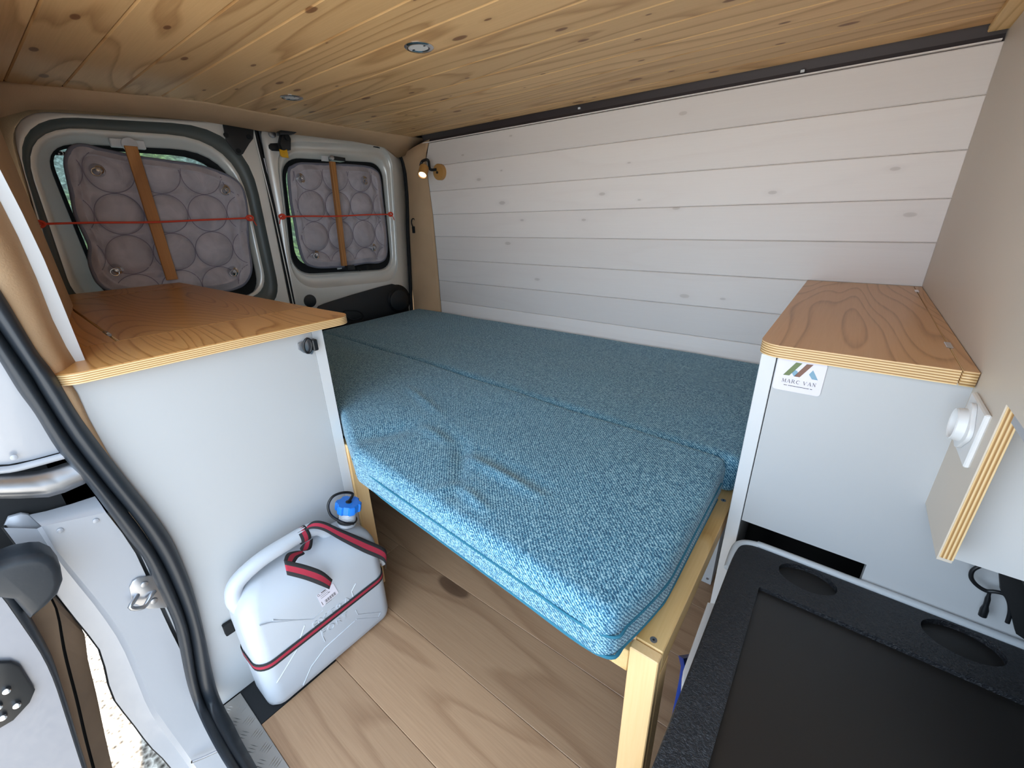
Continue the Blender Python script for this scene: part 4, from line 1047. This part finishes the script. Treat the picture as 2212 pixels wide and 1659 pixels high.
def F_(u, v, d=0.0005): return onx(u, v, FX + d)
def q6(u, v): return (640 + u / 11.06, 1260 + v / 11.06)
ribs = [[q6(-560, 880), q6(0, 880), q6(410, 850), q6(640, 640)], [q6(1420, 0), q6(1320, 190), q6(1385, 400)], [q6(1420, 640), q6(1470, 745), q6(2010, 690), q6(1950, 820), q6(1430, 860)], [q6(540, 900), q6(860, 640), q6(1190, 350)], [q6(540, 900), q6(620, 1230), q6(690, 1390)], [q6(600, 1659), q6(680, 1540), q6(1390, 900)], [(598, 1475), (640, 1405), (658, 1350)], [(655, 1480), (672, 1440), (694, 1410)], [(560, 1352), (585, 1345), (660, 1338)]]
for r_ in ribs: tube('raised_rib', [F_(u, v, -0.0006) for u, v in r_], 0.0016, 'can', jc, 6)
ea = V((0, 1, 0)); 
text('raised_letters', 'EXTRA', 0.030, 'can', (FX + .0003, 0.325, 0.170), (0, 1, 0), (0, 0, 1), jc, 0.0010, 1.25)
text('raised_letters', 'FORT', 0.026, 'can', (FX + .0003, 0.325, 0.128), (0, 1, 0), (0, 0, 1), jc, 0.0010, 1.25)
lab = prism('price_label', [F_(u, v, 0.0004) for u, v in (q6(478, 285), q6(880, 0), q6(1005, 225), q6(620, 575))], (0.0006, 0, 0), 'sticker', jc, smooth=False)
def lq(name, a, b_, w):
    a = V(a); b_ = V(b_); d = (b_ - a); n2 = V((-d.y, d.x)).normalized() * w / 2
    mesh(name, [F_(*q6(*(c_)), 0.0012) for c_ in (a - n2, a + n2, b_ + n2, b_ - n2)], [(0, 1, 2, 3)], 'ink', lab)
for k in range(16):
    u = 680 + k * 16; v = 405 - k * 13.5; lq('barcode_bar', (u, v), (u + 32, v + 60), 5 + 5 * (k * 7 % 3))
for k, (u, v, L, w) in enumerate(((590, 235, 130, 18), (560, 300, 220, 7), (575, 335, 230, 7), (590, 370, 210, 7), (760, 230, 50, 14), (700, 500, 180, 8), (640, 205, 90, 10))): lq('label_line', (u, v), (u + L * .82, v - L * .62), w)
lq('label_line', (600, 445), (645, 520), 14)
tube('label_emblem', [F_(*q6(530 + 26 * math.cos(a), 295 + 26 * math.sin(a)), 0.0012) for a in (0, .9, 1.8, 2.7, 3.6, 4.5, 5.4)], 0.0004, 'ink', lab, 4, True)
tp_ = thing('tap', V((-0.925, 0.495, 0.17)) - wpos(jc)); tp_.parent = jc
cyl('tap_stem', (-0.925, 0.488, 0.172), (0.1, 1, 0.1), 0.0075, 0.020, 'plastic_white', tp_, 16)
tube('tap_lever', [(-0.925, 0.506, 0.186), (-0.921, 0.511, 0.172), (-0.918, 0.514, 0.160)], [0.005, 0.007, 0.009], 'plastic_white', tp_, 12)
# webbing strap
sb = thing('webbing_strap', (-0.93, 0.32, 0.15), 'black and red webbing strap wound around the jerry can', 'strap')
def ribbon(name, A1, B1, closed=False, th=0.0012):
    n = len(A1); fr_ = [0, .30, .70, 1]; rows = [[a.lerp(b_, t) for a, b_ in zip(A1, B1)] for t in fr_]
    vs_ = [p for r in rows for p in r]; fs = []; fm = []
    for i in range(3):
        for k in range(n if closed else n - 1):
            k2 = (k + 1) % n; fs.append((i * n + k, i * n + k2, (i + 1) * n + k2, (i + 1) * n + k)); fm.append(1 if i == 1 else 0)
    me = bpy.data.meshes.new(name); me.from_pydata([tuple(v) for v in vs_], [], fs)
    for p_, i in zip(me.polygons, fm): p_.material_index = i; p_.use_smooth = True
    o = link(name, me, ['strap_black', 'strap_red'], sb)
    md = o.modifiers.new('t', 'SOLIDIFY'); md.thickness = th; md.offset = 0
    return o
def ring(z, off):
    X1, X0, Y0, Y1 = -0.877 + off, -0.998 - off, 0.141 - off, 0.495 + off; r_ = 0.035 + off; row = []
    for cx_, cy_, a in ((X1 - r_, Y1 - r_, 0), (X0 + r_, Y1 - r_, 90), (X0 + r_, Y0 + r_, 180), (X1 - r_, Y0 + r_, 270)):
        for i in range(8):
            an = math.radians(a + 90 * i / 7); row.append(V((cx_ + r_ * math.cos(an), cy_ + r_ * math.sin(an), z(cy_ + r_ * math.sin(an)))))
    return row
ribbon('strap_loop', ring(lambda y: 0.168 + (y - .3) * .02, 0.0022), ring(lambda y: 0.147 + (y - .3) * .02, 0.0022), True)
topA = catmull([onx(661, 1139, -0.953), onx(677, 1126, -0.940), onx(700, 1127, -0.925), onx(737, 1143, -0.905), onx(790, 1165, -0.885), onx(832, 1186, -0.872), V((-0.880, 0.500, 0.20))], 5)
topB = catmull([onx(657, 1146, -0.945), onx(676, 1142, -0.928), onx(700, 1147, -0.912), onx(735, 1167, -0.893), onx(785, 1193, -0.875), onx(828, 1212, -0.868), V((-0.871, 0.492, 0.185))], 5)
ribbon('strap_loop', topA, topB)
wa_ = [(-0.953 + .0195 * math.cos(a), 0.382 + .0195 * math.sin(a)) for a in [i * 2 * math.pi / 16 for i in range(16)]]
ribbon('strap_turn', [V((x, 0.318, z)) for x, z in wa_], [V((x, 0.342, z)) for x, z in wa_], True)
tA = catmull([onx(676, 1163, -0.925), onx(670, 1187, -0.915), onx(640, 1190, -0.905), onx(620, 1196, -0.895), onx(613, 1211, -0.878)], 5)
tB = catmull([onx(654, 1176, -0.925), onx(648, 1186, -0.915), onx(658, 1196, -0.900), onx(645, 1204, -0.890), onx(637, 1216, -0.870)], 5)
ribbon('strap_tail', tA, tB)
tA = catmull([onx(613, 1210, -0.874), onx(655, 1219, -0.862), onx(695, 1233, -0.855), onx(718, 1252, -0.860)], 5)
tB = catmull([onx(620, 1242, -0.868), onx(658, 1252, -0.858), onx(690, 1264, -0.853), onx(711, 1273, -0.857)], 5)
ribbon('strap_tail', tA, tB)
box('strap_buckle', -0.879, -0.872, 0.4945, 0.499, 0.206, 0.214, 'steel', sb, 0.001)

# black foot bracket behind the can
tag(box('floor_bracket', -1.0085, -0.995, 0.126, 0.146, 0.195, 0.228, 'black_matt', None, 0.002), 'small black bracket on the cabinet panel behind the jerry can', 'bracket')

# ================================================================== COOL BOX
cb = thing('cool_box', (0.15, 0.5, 0), 'black top-opening cool box with cup recesses beside the partition', 'cool box')
LZ = 0.520
box('tub', -0.050, 0.46, 0.10, 0.770, 0.02, LZ - 0.045, 'black_plastic', cb, 0.01, 3)
def rrz(x0, x1, y0, y1, r, z):
    out = []
    for cx_, cy_, a in ((x1 - r, y1 - r, 0), (x0 + r, y1 - r, 90), (x0 + r, y0 + r, 180), (x1 - r, y0 + r, 270)):
        for i in range(8): an = math.radians(a + 90 / 7 * i); out.append(V((cx_ + r * math.cos(an), cy_ + r * math.sin(an), z)))
    return out
lid = prism('lid', rrz(-0.060, 0.47, 0.09, 0.780, 0.030, LZ - 0.045), (0, 0, 0.045), 'lid', cb, 0.004, 3)
cuts = [prism('c', rrz(-0.008, 0.60, -0.1, 0.678, 0.006, LZ - 0.008), (0, 0, 0.05), 'lid_smooth'),
        cyl('c', (0.055, 0.7445, LZ - 0.010), (0, 0, 1), 0.030, 0.05, 'lid_smooth', None, 48), cyl('c', (0.247, 0.7435, LZ - 0.010), (0, 0, 1), 0.032, 0.05, 'lid_smooth', None, 48)]
cuts[1].scale = (1.42, 1, 1); cuts[1].location.x = 0.055 * -0.42
cuts[2].scale = (1.42, 1, 1); cuts[2].location.x = 0.247 * -0.42
cut(lid, cuts); sharp(lid, 30)
me = lid.data
if 'lid_smooth' not in [m.name for m in me.materials if m]: me.materials.append(M['lid_smooth'])
idx = [i for i, m in enumerate(me.materials) if m == M['lid_smooth']][0]
for p in me.polygons:
    if p.normal.z > 0.9 and LZ - 0.012 < p.center.z < LZ - 0.004: p.material_index = idx
rim = [V((-0.0615, 0.70, LZ - .010)), V((-0.0615, 0.752, LZ - .004)), V((-0.052, 0.774, LZ - .002)), V((-0.030, 0.7835, LZ - .001)), V((0.0, 0.7850, LZ + .001)), V((0.25, 0.7850, LZ + .001)), V((0.47, 0.7850, LZ + .001))]
tube('rim_trim', rim, 0.0066, 'grey_trim', cb, 10, False, 5)
# white drawer side beside the cool box
dz = [V((-0.075, 0.700, 0.405)), V((-0.075, 0.555, 0.36)), V((-0.075, 0.54, 0.345)), V((-0.075, 0.54, 0.10)), V((-0.075, 0.700, 0.10))]
prism('side_lip', [V((-0.0606, 0.455, 0.492)), V((-0.0630, 0.452, 0.492)), V((-0.0690, 0.475, 0.492)), V((-0.0725, 0.620, 0.492)), V((-0.0606, 0.625, 0.492))], (0, 0, -0.02), 'edge_white', cb, 0.001, 1, False)
# blue dustpan brush
bl = thing('hand_brush', (-0.115, 0.56, 0.0), 'dark blue plastic hand brush standing between the bed leg and the cool box', 'brush')
hp = [onx(u, v, -0.098) for u, v in ((1464, 1415), (1495, 1411), (1500, 1425), (1497, 1470), (1468, 1528), (1450, 1562), (1451, 1545), (1466, 1470), (1470, 1440))]
prism('handle', hp, (0.010, 0, 0), 'blue_dark', bl, 0.002)
prism('clear_insert', [p + V((-0.0006, 0, 0)) for p in [onx(u, v, -0.098) for u, v in ((1482, 1437), (1492, 1432), (1494, 1452), (1484, 1461), (1479, 1456))]], (-0.0006, 0, 0), 'clear', bl, smooth=False)
pz = min(p.z for p in hp); py_ = sum(p.y for p in hp) / len(hp)
box('brush_head', -0.100, -0.086, hp[5].y - .02, hp[5].y + .05, 0.0, pz + 0.02, 'blue_dark', bl, 0.003)
# black cables and seat base behind the cool box
cbk = thing('black_cable', ony(2110, 1240, 0.78), 'black cable looped below the pale partition recess', 'cable')
tube('cable_loop', [ony(u, v, 0.775) for u, v in ((2118, 1222), (2101, 1232), (2098, 1248), (2110, 1264), (2130, 1276), (2150, 1278), (2170, 1284), (2180, 1300), (2182, 1322), (2176, 1345))], 0.0028, 'black_plastic', cbk, 8, False, 5)
tube('cable_end', [ony(u, v, 0.777) for u, v in ((2138, 1276), (2132, 1300), (2122, 1330))], [0.0022, 0.0032, 0.0048], 'black_plastic', cbk, 10, False, 4)
stb = thing('seat_bracket', ony(2190, 1280, 0.74), 'black bracket of the front seat behind the cool box', 'bracket')
prism('bracket_plate', [ony(u, v, 0.77) for u, v in ((2160, 1240), (2205, 1252), (2240, 1330), (2240, 1400), (2195, 1370), (2178, 1300), (2163, 1280))], (0, 0.012, 0), 'black_matt', stb, 0.001)

# ================================================================== SMALL FITTINGS
def spot(u, v, label):
    p = onz(u, v, CZ); t = thing('ceiling_spotlight', p, label, 'spotlight', 'recessed ceiling spotlights')
    lathe('chrome_ring', p + V((0, 0, .001)), (0, 0, -1), [(0.034, 0), (0.034, 0.0025), (0.031, 0.0045), (0.025, 0.0045), (0.0225, 0.0020), (0.0205, 0.001), (0.0205, 0.0008)], 'chrome', t, 40)
    cyl('diffuser', p + V((0, 0, .0005)), (0, 0, -1), 0.0212, 0.0025, 'edge_white', t, 32)
    for s in (-1, 1): box('retaining_clip', p.x + s * .019 - .003, p.x + s * .019 + .003, p.y - .002, p.y + .002, CZ - .0025, CZ - .0015, 'black_matt', t)
spot(905, 101, 'chrome recessed ceiling spotlight nearer the planked wall edge, larger in view')
spot(630, 210, 'chrome recessed ceiling spotlight closer to the rear doors')
# reading lamp
rl = thing('reading_lamp', ony(953, 372, WY), 'small wooden reading lamp with a black flexible arm on the white planked wall', 'lamp')
wp_ = ony(953, 372, WY)
cyl('wall_disc', wp_, (0, -1, 0), 0.036, 0.022, 'bamboo', rl, 36, bev=0.003)
cyl('switch', wp_ + V((-.004, -.022, -.002)), (0, -1, 0), 0.006, 0.003, 'black_plastic', rl, 14)
hd = ony(916, 364, WY - .075)
tube('flexible_arm', [wp_ + V((-.008, -.020, .012)), wp_ + V((-.04, -.034, .014)), hd + V((.02, .012, .034)), hd + V((-.012, .004, .032)), hd + V((-.022, -.002, .012))], 0.0065, 'black_plastic', rl, 10, False, 6)
ax_ = (ony(922, 377, WY - .10) - ony(912, 362, WY - .07)).normalized(); ax_ = V((0.30, -0.55, -0.62)).normalized()
hs_ = lathe('lamp_shade', hd - ax_ * 0.008, ax_, [(0.0, 0), (0.019, 0), (0.022, 0.003), (0.022, 0.052), (0.019, 0.053), (0.0185, 0.044), (0.0, 0.042)], 'bamboo', rl, 32)
cyl('bulb', hd + ax_ * 0.037, ax_, 0.018, 0.002, 'bulb', rl, 24)
# elastic loop on the pillar
p = ony(888, 532, WY - .02); p = D_[4].lerp(C_[4], 0.18) + V((0.012, -.012, 0))
el = thing('elastic_loop', p, 'black elastic loop fixed to the beige felt pillar', 'loop')
tube('loop_cord', [p + V((0.010 * math.cos(a), 0.006 * math.cos(a), 0.030 + 0.022 * math.sin(a))) for a in [i * math.pi / 8 for i in range(16)]], 0.0030, 'black_matt', el, 8, True)
box('loop_base', p.x - .008, p.x + .008, p.y - .010, p.y + .010, p.z - .022, p.z + .012, 'black_matt', el, 0.003, 2)
# small black fixing on left lining
p = onx(38, 432, -1.85)
tag(box('wall_clip', p.x - .03, p.x + .03, p.y - .002, p.y + .004, p.z - .012, p.z + .012, 'black_matt', None, 0.001), 'small black clip on the beige lining left of the wide rear door', 'clip')
